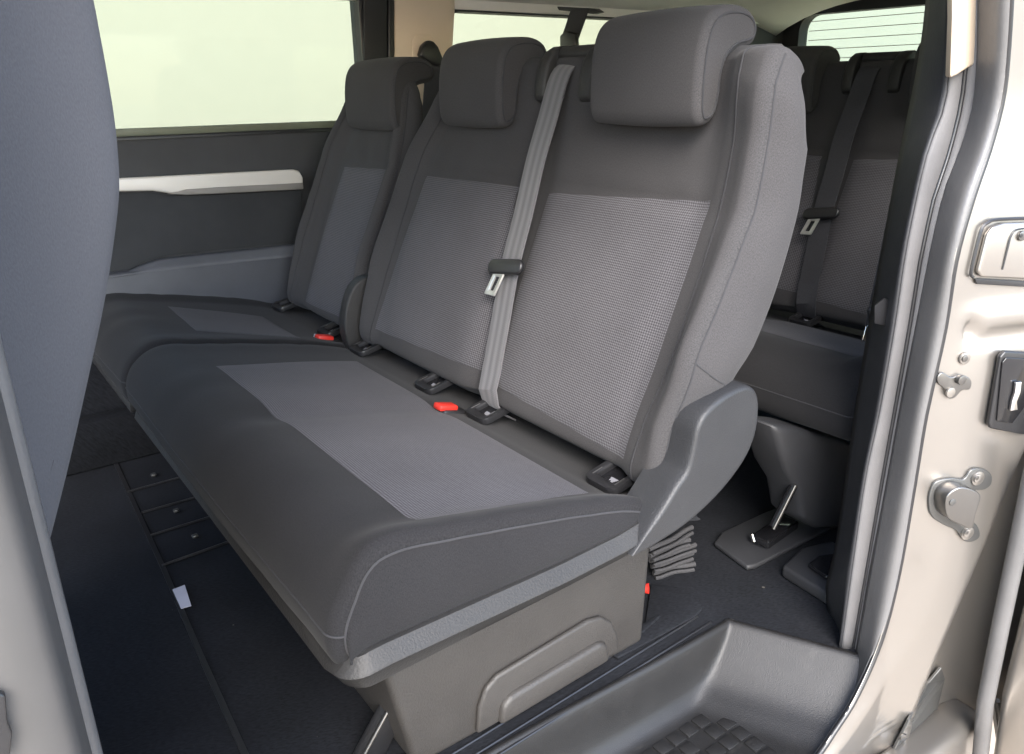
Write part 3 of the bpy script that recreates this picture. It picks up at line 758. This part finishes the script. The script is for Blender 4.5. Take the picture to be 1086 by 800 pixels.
# step well
def step_well():
    # moulded tread well: the inner wall and the dished rear wall run together in one surface
    W_ = ([-.004,.001,.005,.0075,.0095,.012,.0155,.020,.026,.034,.045,.07,3], [.003,.0045,.002,-.005,-.016,-.034,-.056,-.070,-.0785,-.0830,-.0846,-.085,-.085])
    R_ = ([-.004,.002,.007,.013,.022,.034,.050,.068,.088,.108,.128,.15,9], [.003,.0045,.0025,-.003,-.0125,-.0255,-.042,-.0575,-.0705,-.0790,-.0838,-.085,-.085])
    ts = [0,.0025,.005,.007,.009,.0105,.012,.014,.016,.018,.021,.024,.028,.032,.037,.043,.05,.06,.07,.085,.10,.12,.14,.16,.175,.188]
    ss = [0,.003,.006,.009,.012,.015,.019,.023,.028,.034,.04,.047,.055,.063,.072,.081,.09,.1,.11,.12,.13,.14,.15,.165,.19,.23,.3,.4,.6,.9,1.3,1.98]
    V = []
    for t in ts:
        for s_ in ss:
            y0 = -.05-t; x = .189 + (y0+.073)/(-.163)*.083 + .004 - s_
            y = -.0455 - .012*sst(-.3, .17, x) + .004 - t
            a_, b__ = lerpf(*W_, t-.004), lerpf(*R_, s_-.004); k = .026
            h_ = max(0, k-abs(a_-b__))/k; z = max(a_, b__) + h_*h_*k*.25*sst(.004, -.03, max(a_, b__))*sst(-.0848, -.072, max(a_, b__))
            V.append(Vector((x, y, min(z, .0048))))
    fs = grid_faces(len(ts), len(ss))
    o = vp(mk('step_well', V, fs, M['step'], None, sharp=75))
    b2 = prism('step_floor', [Vector((x,y,-.0875)) for x, y in ((-1.8,-.075),(.05,-.075),(.10,-.09),(.12,-.20),(.12,-.262),(-1.8,-.262))], (0,0,-.02), M['step'], None, 0)
    att(b2, o)
    # anti-slip squares
    c = P(745,757,'z',-.085)
    for r_ in range(5):
        for q in range(12):
            if r_ == 0 and q < 1: continue
            if (r_ == 1 and q == 2) or (r_ == 3 and q == 1): continue
            x = c.x-.026*q+.012; y = c.y-.010-.024*r_
            att(box('tread_pad', (x,y,-.0835), (.0215,.0195,.0030), M['step'], None, None, .0012), o)
    return o
step = step_well()

# --- pillar: dark inner trim, light strip, rubber seal
def px_loft(name, A, B, ya, yb, mat, bulge=0.0, nrm=(-.75,-.65,.1), ncol=7, rows=40, par=None):
    a = [P(x,y,'y',ya(y) if callable(ya) else ya) for x, y in A]; b_ = [P(x,y,'y',yb(y) if callable(yb) else yb) for x, y in B]
    a = resample(catmull(a, 5), rows); b_ = resample(catmull(b_, 5), rows); V = []; nv = Vector(nrm).normalized()
    for i in range(rows):
        for k in range(ncol):
            t = k/(ncol-1); V.append(a[i].lerp(b_[i], t) + nv*(bulge*math.sin(math.pi*t)))
    o = mk(name, V, grid_faces(rows, ncol), mat, None, sharp=50)
    md = o.modifiers.new('thickness', 'SOLIDIFY'); md.thickness = .004; md.offset = -1
    return o
E0 = [(1003,-110),(990,-40),(978,60),(950,200),(915,400),(889,577),(878,630),(893,690)]
E1 = [(1012,-110),(1010,-40),(1008,60),(1004,107),(995,134),(985,160),(972,214),(960,275),(949,350),(933,440),(919,506),(905,600),(892,692)]
E2 = [(1032,-110),(1030,-40),(1026,60),(1021,107),(1015,134),(1005,170),(990,214),(977,275),(965,350),(949,440),(937,506),(921,600),(905,692)]
E3 = [(1040,-110),(1039,-40),(1037,60),(1033,107),(1027,134),(1017,165),(1001,208),(986,275),(972,350),(955,440),(943,506),(924,610),(910,690),(901,735),(889,764),(870,785),(835,810),(790,835)]
E4 = [(1074,-110),(1072,-40),(1067,53),(1061,107),(1047,160),(1030,210),(1012,275),(1000,350),(980,440),(969,506),(951,610),(932,682),(906,741),(883,777),(866,802),(826,850),(780,890)]
pt_ = vp(px_loft('pillar_trim', E0, E1, -.135, -.195, M['trim'], .012, par=van))
sp_ = att(px_loft('pillar_strip', E1, E2, -.1955, -.204, M['strip'], .003), pt_)
l2 = att(px_loft('seal_lip', [(x+1,y) for x,y in E2], [(x,y) for x, y in E3[:13]], -.2035, -.2105, M['strip'], .0035), pt_)
att(tube('strip_groove', resample([P(x-1,y,'y',-.2045) for x, y in E2], 40), .0028, M['black'], None, 8), pt_)
seal = vp(px_loft('door_seal', E3, E4, -.211, -.250, M['rubber'], .016, ncol=11, rows=60))
att(tube('seal_edge', resample(catmull([P(x+1,y,'y',-.251) for x, y in E4], 4), 80), .0042, M['black'], None, 8), seal)
# beige upper cover over the strips
bp_ = [P(x,y,'y',-.199) for x, y in ((1003,-120),(1004,20),(1002,83),(1009,80),(1020,73),(1037,64),(1040,-120))]
bc = vp(prism('pillar_cover', bp_, Vector((-.012,-.012,0)), M['beige_low'], None, .003))
# small cap on the trim
cp = [P(x,y,'y',-.168) for x, y in ((926,322),(936,314),(946,318),(944,344),(926,340))]
att(prism('trim_cap', [p+Vector((-.012,-.009,0)) for p in cp], Vector((.006,.004,0)), M['black'], None, .001), pt_)

def frame_slab(name, x0, x1, z0, z1, holes, y, th, mat, r=.03):
    "wall slab in the xz-plane with rounded holes"
    bm = bmesh.new()
    def loop(pts): 
        vs = [bm.verts.new((x, y, z)) for x, z in pts]; return [bm.edges.new((vs[i], vs[(i+1) % len(vs)])) for i in range(len(vs))]
    es = loop([(x0,z0),(x1,z0),(x1,z1),(x0,z1)])
    for (a, b2, c, d) in holes:
        es += loop([(u+(a+b2)/2, v+(c+d)/2) for u, v in rrect(b2-a, d-c, r)])
    bmesh.ops.triangle_fill(bm, edges=es, use_beauty=True, use_dissolve=False)
    g = bmesh.ops.extrude_face_region(bm, geom=bm.faces[:])
    bmesh.ops.translate(bm, verts=[v for v in g['geom'] if isinstance(v, bmesh.types.BMVert)], vec=(0,th,0))
    return mkbm(name, bm, mat, None, sharp=40)
# --- body side behind the door opening
JN = (.37,1,0); JD = -.152
E4w = resample(catmull([P(x,y,'y',-.251) for x, y in E4], 5), 200)
def xb(z):
    best = E4w[0].x
    for p, q in zip(E4w, E4w[1:]):
        if (p.z-z)*(q.z-z) <= 0: return p.x + (q.x-p.x)*(p.z-z)/((p.z-q.z) or 1e-9)
    return E4w[0].x if z > E4w[0].z else E4w[-1].x
SW = [PP(x,y,JN,JD) for x, y in ((1110,430),(1078,500),(1052,565),(1024,630),(998,690),(978,740),(965,790))]
def sweep_side(x, z):
    "signed distance (m) across the pressed sweep line; positive to the right"
    zs = [p.z for p in SW]; xs = [p.x for p in SW]
    for i in range(len(SW)-1):
        if zs[i] >= z >= zs[i+1]:
            t = (zs[i]-z)/(zs[i]-zs[i+1]); return x - (xs[i]+(xs[i+1]-xs[i])*t)
    if z > zs[0]: return x - (xs[0] + (z-zs[0])*.8)
    return x - xs[-1]
def jy(x, z):
    y = -.252 - .37*max(0, x-max(.265, xb(z)))
    y -= .009*sst(.525,.500,z)*sst(xb(z)+.0,xb(z)+.06,x)          # crease
    y += .008*math.exp(-((z-.475)/.010)**2)*sst(.29,.33,x)
    d = sweep_side(x, z); y += .050*sst(-.022,.020,d)*sst(.42,.36,z) # pressed recess
    y += .010*math.exp(-(((x-.305)/.008)**2+((z-.485)/.012)**2))
    return max(y, -.37) if x < .7 else y
def jamb():
    V = []; rows = 150; cols = 70; zt, zb = 1.02, -.185
    for i in range(rows):
        z = zt + (zb-zt)*i/(rows-1); x0 = xb(z)-.002
        for j in range(cols):
            t = j/(cols-1); x = x0 + (.62-x0)*t**1.15
            V.append(Vector((x, jy(x, z), z)))
    o = mk('door_jamb', V, grid_faces(rows, cols), M['paint'], None, sharp=70)
    md = o.modifiers.new('thickness', 'SOLIDIFY'); md.thickness = .0015; md.offset = -1
    return vp(o)
jb = jamb()
def jp(px, py, out=0.0): 
    q = PP(px, py, JN, JD)
    for _ in range(24):     # slide along the view ray to the pressed surface
        y = q.y*.5 + .5*(jy(q.x, q.z) - out); d = ray(px, py); q = CAM + d*((y-CAM.y)/d.y)
    return q
jn = Vector((-.347,-.938,0))
rq = vp(frame_slab('rear_quarter', .60, 2.14, -.22, 1.02, [(.74, 1.80, .60, .95)], -.385, .04, M['paint'], .05))
att(box('rear_side_window', (1.27,-.372,.775), (1.10,.004,.39), M['glass_quarter'], None, None, 0), rq)
vp(box('sill', (-.68,-.295,-.20), (2.3,.06,.13), M['paint'], None, None, .02, 4))
vp(prism('sill_corner', [Vector((x,-.256,z)) for x, z in ((.10,-.172),(.17,-.135),(.215,-.06),(.245,-.02),(.62,-.02),(.62,-.33),(.10,-.33))], (0,-.004,0), M['paint'], None, .001)) if False else None
# flap with a screw, above the crease
def loop_pts(pix, out): return [jp(x, y, out) for x, y in pix]
def round_loop(pix, out, n=4):
    p = [Vector((x, y)) for x, y in pix]; m = len(p); o = []
    for i in range(m):
        a, b_, c, d = p[i-1], p[i], p[(i+1) % m], p[(i+2) % m]
        for k in range(n):
            t = k/n; o.append(.5*((2*b_)+(c-a)*t+(2*a-5*b_+4*c-d)*t*t+(3*b_-a-3*c+d)*t**3))
    return [jp(q[0], q[1], out) for q in o]
fl = loop_pts([(1120,231),(1060,233),(1047,237),(1040,246),(1030,288),(1032,294),(1040,296),(1120,300)], .004)
att(tube('flap_gap', resample(catmull(fl[:6], 4), 40), .0020, M['black'], None, 6), jb)
flp = prism('flap', loop_pts([(1120,234),(1061,236),(1049,240),(1043,248),(1033,287),(1037,293),(1120,297)], .001), jn*.006, M['paint'], None, .0025); att(flp, jb)
att(prism('flap_slot', loop_pts([(1032,295),(1120,300),(1120,306),(1034,301)], .001), jn*.003, M['black'], None, .0008), jb)
att(tube('flap_line', resample(catmull(loop_pts([(1120,241),(1082,243),(1073,249),(1069,262),(1063,286)], .0075), 4), 30), .0011, M['black'], None, 6), jb)
sc = disc('flap_screw', jp(1083,250,.007), jn, .006, .003, M['steel'], None); att(sc, jb)
att(disc('screw_socket', jp(1083,250,.0101), jn, .0025, .0006, M['black'], None), jb)
# bolt and small bracket
att(disc('jamb_bolt', jp(1022,380,.0), jn, .0075, .003, M['paint'], None), jb)
att(disc('jamb_bolt', jp(1022,380,.003), jn, .0042, .003, M['steel'], None), jb)
br = prism('stop_bracket', round_loop([(992,399),(997,394),(1006,399),(1016,397),(1024,399),(1028,404),(1026,412),(1018,413),(1010,421),(1003,421),(1000,412),(993,406)], .0), jn*.004, M['steel'], None, .0012); vp(br)
att(disc('bracket_bolt', jp(1007,416,.004), jn, .0065, .003, M['paint'], None), br)
att(disc('bracket_bolt', jp(1017,402,.004), jn, .006, .006, M['brass'] if 'brass' in M else M['steel'], None), br)
# black lock plate
lp = prism('lock_plate', loop_pts([(1062,371),(1120,375),(1120,466),(1070,457),(1047,453),(1045,447),(1057,377)], .004), jn*.006, M['black'], None, .002); vp(lp)
att(prism('lock_recess', loop_pts([(1066,379),(1120,382),(1120,452),(1070,448),(1056,446),(1062,384)], .0105), jn*.002, M['gloss'], None, .0008), lp)
att(prism('lock_hook', loop_pts([(1075,405),(1081,404),(1080,415),(1076,425),(1077,434),(1069,435),(1071,424),(1074,415)], .013), jn*.004, M['chrome'], None, .001), lp)
# striker with two bolts
stp = round_loop([(986,516),(992,509),(1008,506),(1020,507),(1028,497),(1040,496),(1049,502),(1049,512),(1042,518),(1030,520),(1024,534),(1024,548),(1034,556),(1037,567),(1030,573),(1020,572),(1013,562),(1000,556),(986,546),(983,530)], .0)
st = vp(prism('striker', stp, jn*.004, M['darksteel'], None, .0015))
att(prism('striker_block', round_loop([(991,520),(1004,510),(1018,512),(1027,519),(1022,538),(1018,553),(1004,548),(992,540)], .004), jn*.020, M['steel'], None, .005), st)
att(disc('striker_pin', jp(1009,532,.024), jn, .005, .003, M['darksteel'], None), st)
for p in ((1036,507),(1025,565)):
    att(disc('striker_bolt', jp(*p,.004), jn, .0098, .003, M['paint'], None), st)
    att(disc('striker_bolt', jp(*p,.007), jn, .0062, .003, M['paint'], None), st)
    att(disc('striker_bolt', jp(*p,.010), jn, .0030, .0006, M['steel'], None), st)
# lower roller bracket of the sliding door
rb = vp(prism('roller_bracket', loop_pts([(996,706),(1000,718),(992,750),(975,800),(972,830),(930,830),(945,795),(962,762),(983,722)], .006), jn*.005, M['darksteel'], None, .0015))
att(disc('bracket_bolt', jp(957,781,.011), jn, .006, .004, M['steel'], None), rb)
for k, (px, py) in enumerate(((975,795),(990,800),(1012,798))):
    att(tube('roller_arm', [jp(px,py,.02), jp(px+28,py-14-6*k,.03)], .006, M['darksteel'], None, 8), rb)
# open sliding door, pushed back along the outside
sd = vp(prism('sliding_door', [Vector((x,-.352,z)) for x, z in ((.418,.40),(.408,.22),(.41,-.05),(.44,-.20),(.47,-.26),(1.55,-.26),(1.55,.55),(.50,.55))], (0,-.06,0), M['paint'], None, .014, 4))
att(tube('door_edge_rubber', [P(1098,490,'y',-.34),P(1083,561,'y',-.34),P(1062,660,'y',-.34),P(1045,745,'y',-.34),P(1040,800,'y',-.34),P(1040,840,'y',-.34)], .011, M['rubber'], None, 10), sd)
att(disc('door_hole_trim', P(1082,603,'y',-.415)+Vector((.02,0,0)), (0,-1,0), .006, .004, M['steel'], None), sd)
att(prism('door_catch', [P(x,y,'y',-.412)+Vector((.012,0,0)) for x, y in ((1080,708),(1092,706),(1092,716),(1083,716))], (0,-.006,0), M['steel'], None, .001), sd)
tl = empty('door_track', (.4,-.3,-.2)); tl.parent = van; tl.matrix_parent_inverse = Matrix.Translation(VI)
for k in range(5):
    a, b_ = P(1052+6*k,735+8*k,'y',-.335), P(1060+8*k,790+6*k,'y',-.335)
    o = tube('track_rib', [a, b_], .004, M['darksteel'], tl, 6); o.location = (-.4,.3,.2)

# --- front door pillar at the lower left
fp_ = vp(prism('front_pillar', [Vector((x,y,-.30)) for x, y in ((-.668,-.255),(-.662,-.275),(-.662,-.33),(-.667,-.365),(-.685,-.372),(-.73,-.355),(-.80,-.33),(-.80,-.25))], (0,0,1.385), M['pillar_rubber'], None, .008, 4)) 
att(tube('pillar_seal', [(-.662,-.262,z) for z in (-.28,0,.2,.4,.6,.8,1.05)], .007, M['rubber'], None, 10), fp_)
att(prism('pillar_latch', [P(x,y,'y',-.372) for x, y in ((-6,728),(5,732),(7,760),(12,772),(9,800),(-8,800))], (0,-.004,0), M['black'], None, .001), fp_)

# --- far side panel, windows, pillar
def far_quad(name, pix, y, th, mat, par, bev=.003):
    o = prism(name, [P(px,py,'y',y) for px, py in pix], (0,th,0), mat, None, bev); return att(o, par) if par else vp(o)
YW = 1.20
# slab with an opening for the big window: four pieces around it, one mesh
Wx1 = P(385,60,'y',YW).x
W1 = (-1.3, Wx1, .678, 1.00); W2 = (P(478,50,'y',YW).x, 1.45, .66, .952)
sidep = vp(frame_slab('side_panel', -1.7, 2.02, -.03, 1.06, [W1, W2], YW, .05, M['door_trim']))
wg = vp(box('side_window', ((W1[0]+W1[1])/2, YW+.03, (W1[2]+W1[3])/2), (W1[1]-W1[0]+.02, .004, W1[3]-W1[2]+.02), M['glass'], None, None, 0))
def wframe(par, W, wd, y, mat, th=.012):
    o_ = [(u+(W[0]+W[1])/2, v+(W[2]+W[3])/2) for u, v in rrect(W[1]-W[0], W[3]-W[2], .03)]
    i_ = [(u+(W[0]+W[1])/2, v+(W[2]+W[3])/2) for u, v in rrect(W[1]-W[0]-2*wd, W[3]-W[2]-2*wd, .025)]
    return att(ring_plate('window_frame', (0,y,0), (1,0,0), (0,0,1), (0,-1,0), o_, i_, th, mat, None), par)
wframe(wg, (W1[0]-.004,W1[1]+.004,W1[2]-.004,W1[3]+.004), .008, YW-.002, M['black'], .004)
# pale ledge below the big pane
ld = [(-1.3,YW+.024,.679),(Wx1-.01,YW+.024,.679),(Wx1-.01,YW+.024,.697),(-1.3,YW+.024,.697)]
att(prism('window_ledge', ld, (0,-.012,0), plastic('greenish_ledge', (.13,.14,.10), .4, .1), None, .002), wg)
# small etched glass mark
for k in range(4):
    q = P(330+4.2*k,131.5,'y',YW+.026); att(box('glass_mark', q, (.006,.001,.008), M['headliner'], None, None, 0), wg)
wq = vp(box('quarter_window', ((W2[0]+W2[1])/2, YW+.03, (W2[2]+W2[3])/2), (W2[1]-W2[0]+.02, .004, W2[3]-W2[2]+.02), M['glass_quarter'], None, None, 0))
# black frame bar and beige cover between the two windows
far_quad('window_post', [(384,-60),(409,-60),(409,64),(409,150),(384,150)], YW-.002, -.010, M['trim'], sidep)
far_quad('window_post_edge', [(409.5,-60),(415.5,-60),(415.5,150),(409.5,150)], YW-.002, -.014, M['black'], sidep)
pc = far_quad('pillar_cover', [(416,-60),(478,-60),(480,10),(477,60),(470,160),(416,160)], YW-.002, -.012, M['beige'], None)
far_quad('recess_plate', [(437,42),(441,37),(456,37),(460,44),(458,72),(437,72)], YW-.0145, -.003, M['beige'], pc, .002)
# belt anchor and belt of the single seat
ba = empty('shoulder_belt', P(455,60,'y',1.165), 'short dark shoulder belt hanging from its black anchor on the beige far pillar', 'seat belt', 'seat belts in the van')
bi = -Vector(ba.location)
prism('anchor', [P(x,y,'y',1.165)+bi for x, y in ((441,60),(444,49),(450,43),(456,44),(461,50),(466,62),(466,70),(459,71),(452,67))], (0,-.02,0), M['black'], ba, .006)
ribbon('webbing', [P(459,66,'y',1.155)+bi, P(458,90,'y',1.155)+bi, P(455,130,'y',1.15)+bi, P(452,200,'y',1.15)+bi], (.022,.0,0), (0,-1,0), M['belt_dark'], ba)
# hanging belt from the roof
hb = empty('hanging_belt', P(612,8,'x',.80), 'black belt strap hanging from the roof lining in front of the rear side window', 'seat belt', 'seat belts in the van')
hi = -Vector(hb.location)
prism('roof_mount', [P(x,y,'x',.80)+hi for x, y in ((590,7),(630,9),(636,13),(628,15),(592,11))], (.02,0,0), M['trim'], hb, .003)
ribbon('webbing', [P(615,10,'x',.80)+hi, P(609,28,'x',.80)+hi, P(604,42,'x',.80)+hi], (.0,.036,0), (-1,0,0), M['belt_dark'], hb)
prism('stowed_latch', [P(x,y,'x',.792)+hi for x, y in ((598,38),(604,33),(614,36),(615,50),(609,52),(598,50))], (-.015,0,0), M['black'], hb, .004)

# silver strip, recessed cloth, lower armrest panel
ss = far_quad('trim_strip', [(60,194),(130,188.5),(309,179.5),(315,181),(319,188),(319,199),(230,203.5),(195,205),(175,204),(160,202),(60,204)], YW-.004, -.016, M['silver_trim'], sidep, .005)
far_quad('strip_shade_edge', [(176,205.2),(196,206.2),(230,204.7),(319,200.2),(318.5,193.5),(230,198),(195,200.5)], YW-.006, -.0175, plastic('strip_lower_shade', (.20,.19,.178), .5, .05, metallic=.1), sidep, .002)  # darker colour stands in for shade on the strip's slanted underside
far_quad('recess_panel', [(60,206),(160,204),(176,206.5),(196,207.5),(230,206),(319,201.5),(322,256),(178,271),(155,277),(135,287),(60,294)], YW-.001, -.004, M['door_cloth'], sidep, .002)
ar = prism('armrest', [P(px,py,'y',YW-.035) for px, py in ((40,300),(122,291),(320,270.5),(322,318),(300,335),(40,345))], (0,.05,0), M['door_low'], None, .004); att(ar, sidep)
def armtop():
    A = [(40,299),(90,295),(122,292),(150,281),(176,273.5),(250,265.5),(321,257.5)]; B = [(40,300),(90,296),(122,292.5),(150,289),(176,286.2),(250,278.3),(321,271)]
    return px_loft('armrest_top', A, B, YW-.006, YW-.036, plastic('door_ledge_trim', (.075,.078,.088), .6, .3, 500), .001, (0,-.5,.8), 5, 30)
att(armtop(), sidep)
vp(box('kick_panel', (.2, YW-.008, .165), (3.4, .014, .32), M['carpet'], None, None, .002))
# floor-level step cover by the far side
vp(box('far_step_cover', (-.9,1.14,.055), (1.15,.06,.11), M['carpet'], None, None, .01))

vp(box('roof_trim', (1.16, YW-.006, 1.005), (1.42, .010, .098), M['headliner'], None, None, .003))
# --- roof lining, roof and tail
def liner():
    V = []; nx, ny = 18, 24
    for i in range(nx):
        x = -1.2 + (1.86+1.2)*i/(nx-1)
        for j in range(ny):
            t = j/(ny-1); y = -.165 + (1.215+.165)*t
            z = .965 + .105*(1-abs(2*t-1)**4) + (.012*math.sin(x*4) if 0 else 0)
            z -= .05*sst(1.65,1.86,x)
            V.append(Vector((x,y,z)))
    o = mk('headliner', V, grid_faces(nx, ny), M['headliner'], None, sharp=60)
    md = o.modifiers.new('thickness', 'SOLIDIFY'); md.thickness = .02; md.offset = 1
    return vp(o)
liner()
vp(box('roof', (.42,.53,1.12), (3.3,1.44,.05), M['paint'], None, None, .02))
# tailgate with its rounded rear window
def tail():
    yL = P(838,30,'x',1.9).y; zB = .765; 
    bm = bmesh.new()
    def loop(pts):
        vs = [bm.verts.new((1.9,y,z)) for y, z in pts]; return [bm.edges.new((vs[i], vs[(i+1) % len(vs)])) for i in range(len(vs))]
    es = loop([(-.25,-.03),(1.22,-.03),(1.22,1.08),(-.25,1.08)])
    hole = (-.16, 1.135, .70, .985)
    es += loop([(u+(hole[0]+hole[1])/2, v+(hole[2]+hole[3])/2) for u, v in rrect(hole[1]-hole[0], hole[3]-hole[2], .05, 8)])
    bmesh.ops.triangle_fill(bm, edges=es, use_beauty=True)
    g = bmesh.ops.extrude_face_region(bm, geom=bm.faces[:])
    bmesh.ops.translate(bm, verts=[v for v in g['geom'] if isinstance(v, bmesh.types.BMVert)], vec=(.05,0,0))
    o = vp(mkbm('tailgate', bm, M['trim'], None, sharp=40))
    gl = att(box('rear_glass', (1.935,.49,.84), (.004,1.32,.31), M['glass_rear'], None, None, 0), o)
    for k in range(9):
        z = .725 + .030*k
        att(tube('defroster_line', [(1.930,y,z) for y in (-.14,.2,.5,.8,1.115)], .0011, M['line'], None, 5), o)
    return o
tail()
# third-row shoulder belt beside the pillar
sb = empty('shoulder_belt', P(960,200,'y',-.06), 'long dark shoulder belt slanting down beside the near door pillar', 'seat belt', 'seat belts in the van')
si = -Vector(sb.location)
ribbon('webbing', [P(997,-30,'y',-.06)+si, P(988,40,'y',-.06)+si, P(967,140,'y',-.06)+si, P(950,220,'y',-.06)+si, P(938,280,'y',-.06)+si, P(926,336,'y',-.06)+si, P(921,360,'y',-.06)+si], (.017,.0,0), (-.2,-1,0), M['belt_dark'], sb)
prism('belt_end', [P(x,y,'y',-.065)+si for x, y in ((917,346),(921,344),(917,362),(913,361))], (0,-.003,0), M['chrome'], sb, .001)
prism('end_cap', [P(x,y,'y',-.066)+si for x, y in ((918,328),(924,321),(928,324),(926,336),(920,340))], (0,-.008,0), M['trim'], sb, .003)

# ------------------------------------------------------------------ loose things on the floor
c = P(193,632,'z',.004)
pt = [P(x,y,'z',.004) for x, y in ((183,626),(196,621),(203,643),(192,646))]
tagp = prism('paper_tag', [p-c for p in pt], (0,0,.0012), M['paper'], None, 0); tagp.location = c
tag(tagp, 'small pale paper tag lying on the dark carpet in front of the bench', 'tag')
c = P(712,583,'z',.002); nb = empty('folded_net', c, 'crumpled dark grey net folded in ridges on the carpet behind the bench base', 'cargo net')
rows = [((688,583),(735,560),.050),((688,590),(733,571),.040),((690,596),(737,577),.030),((691,601),(738,586),.020),((692,607),(737,598),.008)]
for k, (a, b_, h) in enumerate(rows):
    a, b_ = P(*a,'z',h)-c, P(*b_,'z',h)-c; d = (b_-a); n_ = Vector((d.y,-d.x,0)).normalized()
    pts = [a+d*t*(1-.05*(k%2))+n_*(.002*math.sin(t*5+k*2))+Vector((0,0,.001*math.sin(t*9+k))) for t in [i/12 for i in range(13)]]
    W = []
    tube('fold', pts, .0042, M['net'], nb, 8)
    tube('fold', [p+n_*.009+Vector((0,0,-.004)) for p in pts[:-1]], .0032, M['net'], nb, 6)

# ------------------------------------------------------------------ surroundings outside
def gsheet():
    V = [(x,y,-.55) for x, y in ((-120,-120),(120,-120),(120,120),(-120,120))]
    return tag(mk('ground', V, [(0,1,2,3)], M['paving'], None, [(0,0)]*4), None, None, None, 'structure')
gsheet()
def bwall(a, b_, label, mat):
    a, b_ = Vector(a), Vector(b_); d = (b_-a).normalized(); n_ = Vector((-d.y,d.x,0))
    c = (a+b_)/2; o = prism('boundary_wall', [a-c, b_-c, b_-c+n_*.25, a-c+n_*.25], (0,0,3.4), mat, None, .01); o.location = c
    cpn = prism('coping', [a-c-n_*.04+Vector((0,0,3.4)), b_-c-n_*.04+Vector((0,0,3.4)), b_-c+n_*.29+Vector((0,0,3.4)), a-c+n_*.29+Vector((0,0,3.4))], (0,0,.08), M['paving'], o, .01)
    tag(o, label, 'wall'); return o
bwall((-9,5.5,-.55), (5.6,5.5,-.55), 'pale plain outdoor wall glaring through the large side window', M['wall'])
bwall((5.2,5.4,-.55), (5.2,-1.2,-.55), 'pale plain outdoor wall seen through the heated rear window', M['wall_pale'])

# ------------------------------------------------------------------ light
EL, AZ = math.radians(40), math.radians(240)     # azimuth of the sun in the xy-plane (math sense)
sd_ = Vector((math.cos(EL)*math.cos(AZ), math.cos(EL)*math.sin(AZ), math.sin(EL)))
w = bpy.data.worlds.new('World'); S.world = w; w.use_nodes = True
nt = w.node_tree; bg = nt.nodes['Background']; sky = nt.nodes.new('ShaderNodeTexSky'); sky.sky_type = 'NISHITA'; sky.sun_disc = False
sky.sun_elevation = EL; sky.sun_rotation = math.atan2(sd_.x, sd_.y); sky.dust_density = 1.5
nt.links.new(sky.outputs[0], bg.inputs[0]); bg.inputs[1].default_value = .15
sl = bpy.data.lights.new('sun', 'SUN'); so_ = bpy.data.objects.new('sun', sl); COL.objects.link(so_)
sl.energy = 1.3; sl.angle = math.radians(35); sl.color = (1,.96,.91)
so_.rotation_euler = sd_.to_track_quat('Z','Y').to_euler()
S.view_settings.view_transform = 'Standard'; S.view_settings.look = 'None'; S.view_settings.gamma = 1; S.view_settings.use_curve_mapping = False
S.view_settings.exposure = 2.8
S.render.engine = 'CYCLES'
S.cycles.use_denoising = True; S.cycles.max_bounces = 8; S.cycles.transparent_max_bounces = 8
S.cycles.sample_clamp_indirect = 4
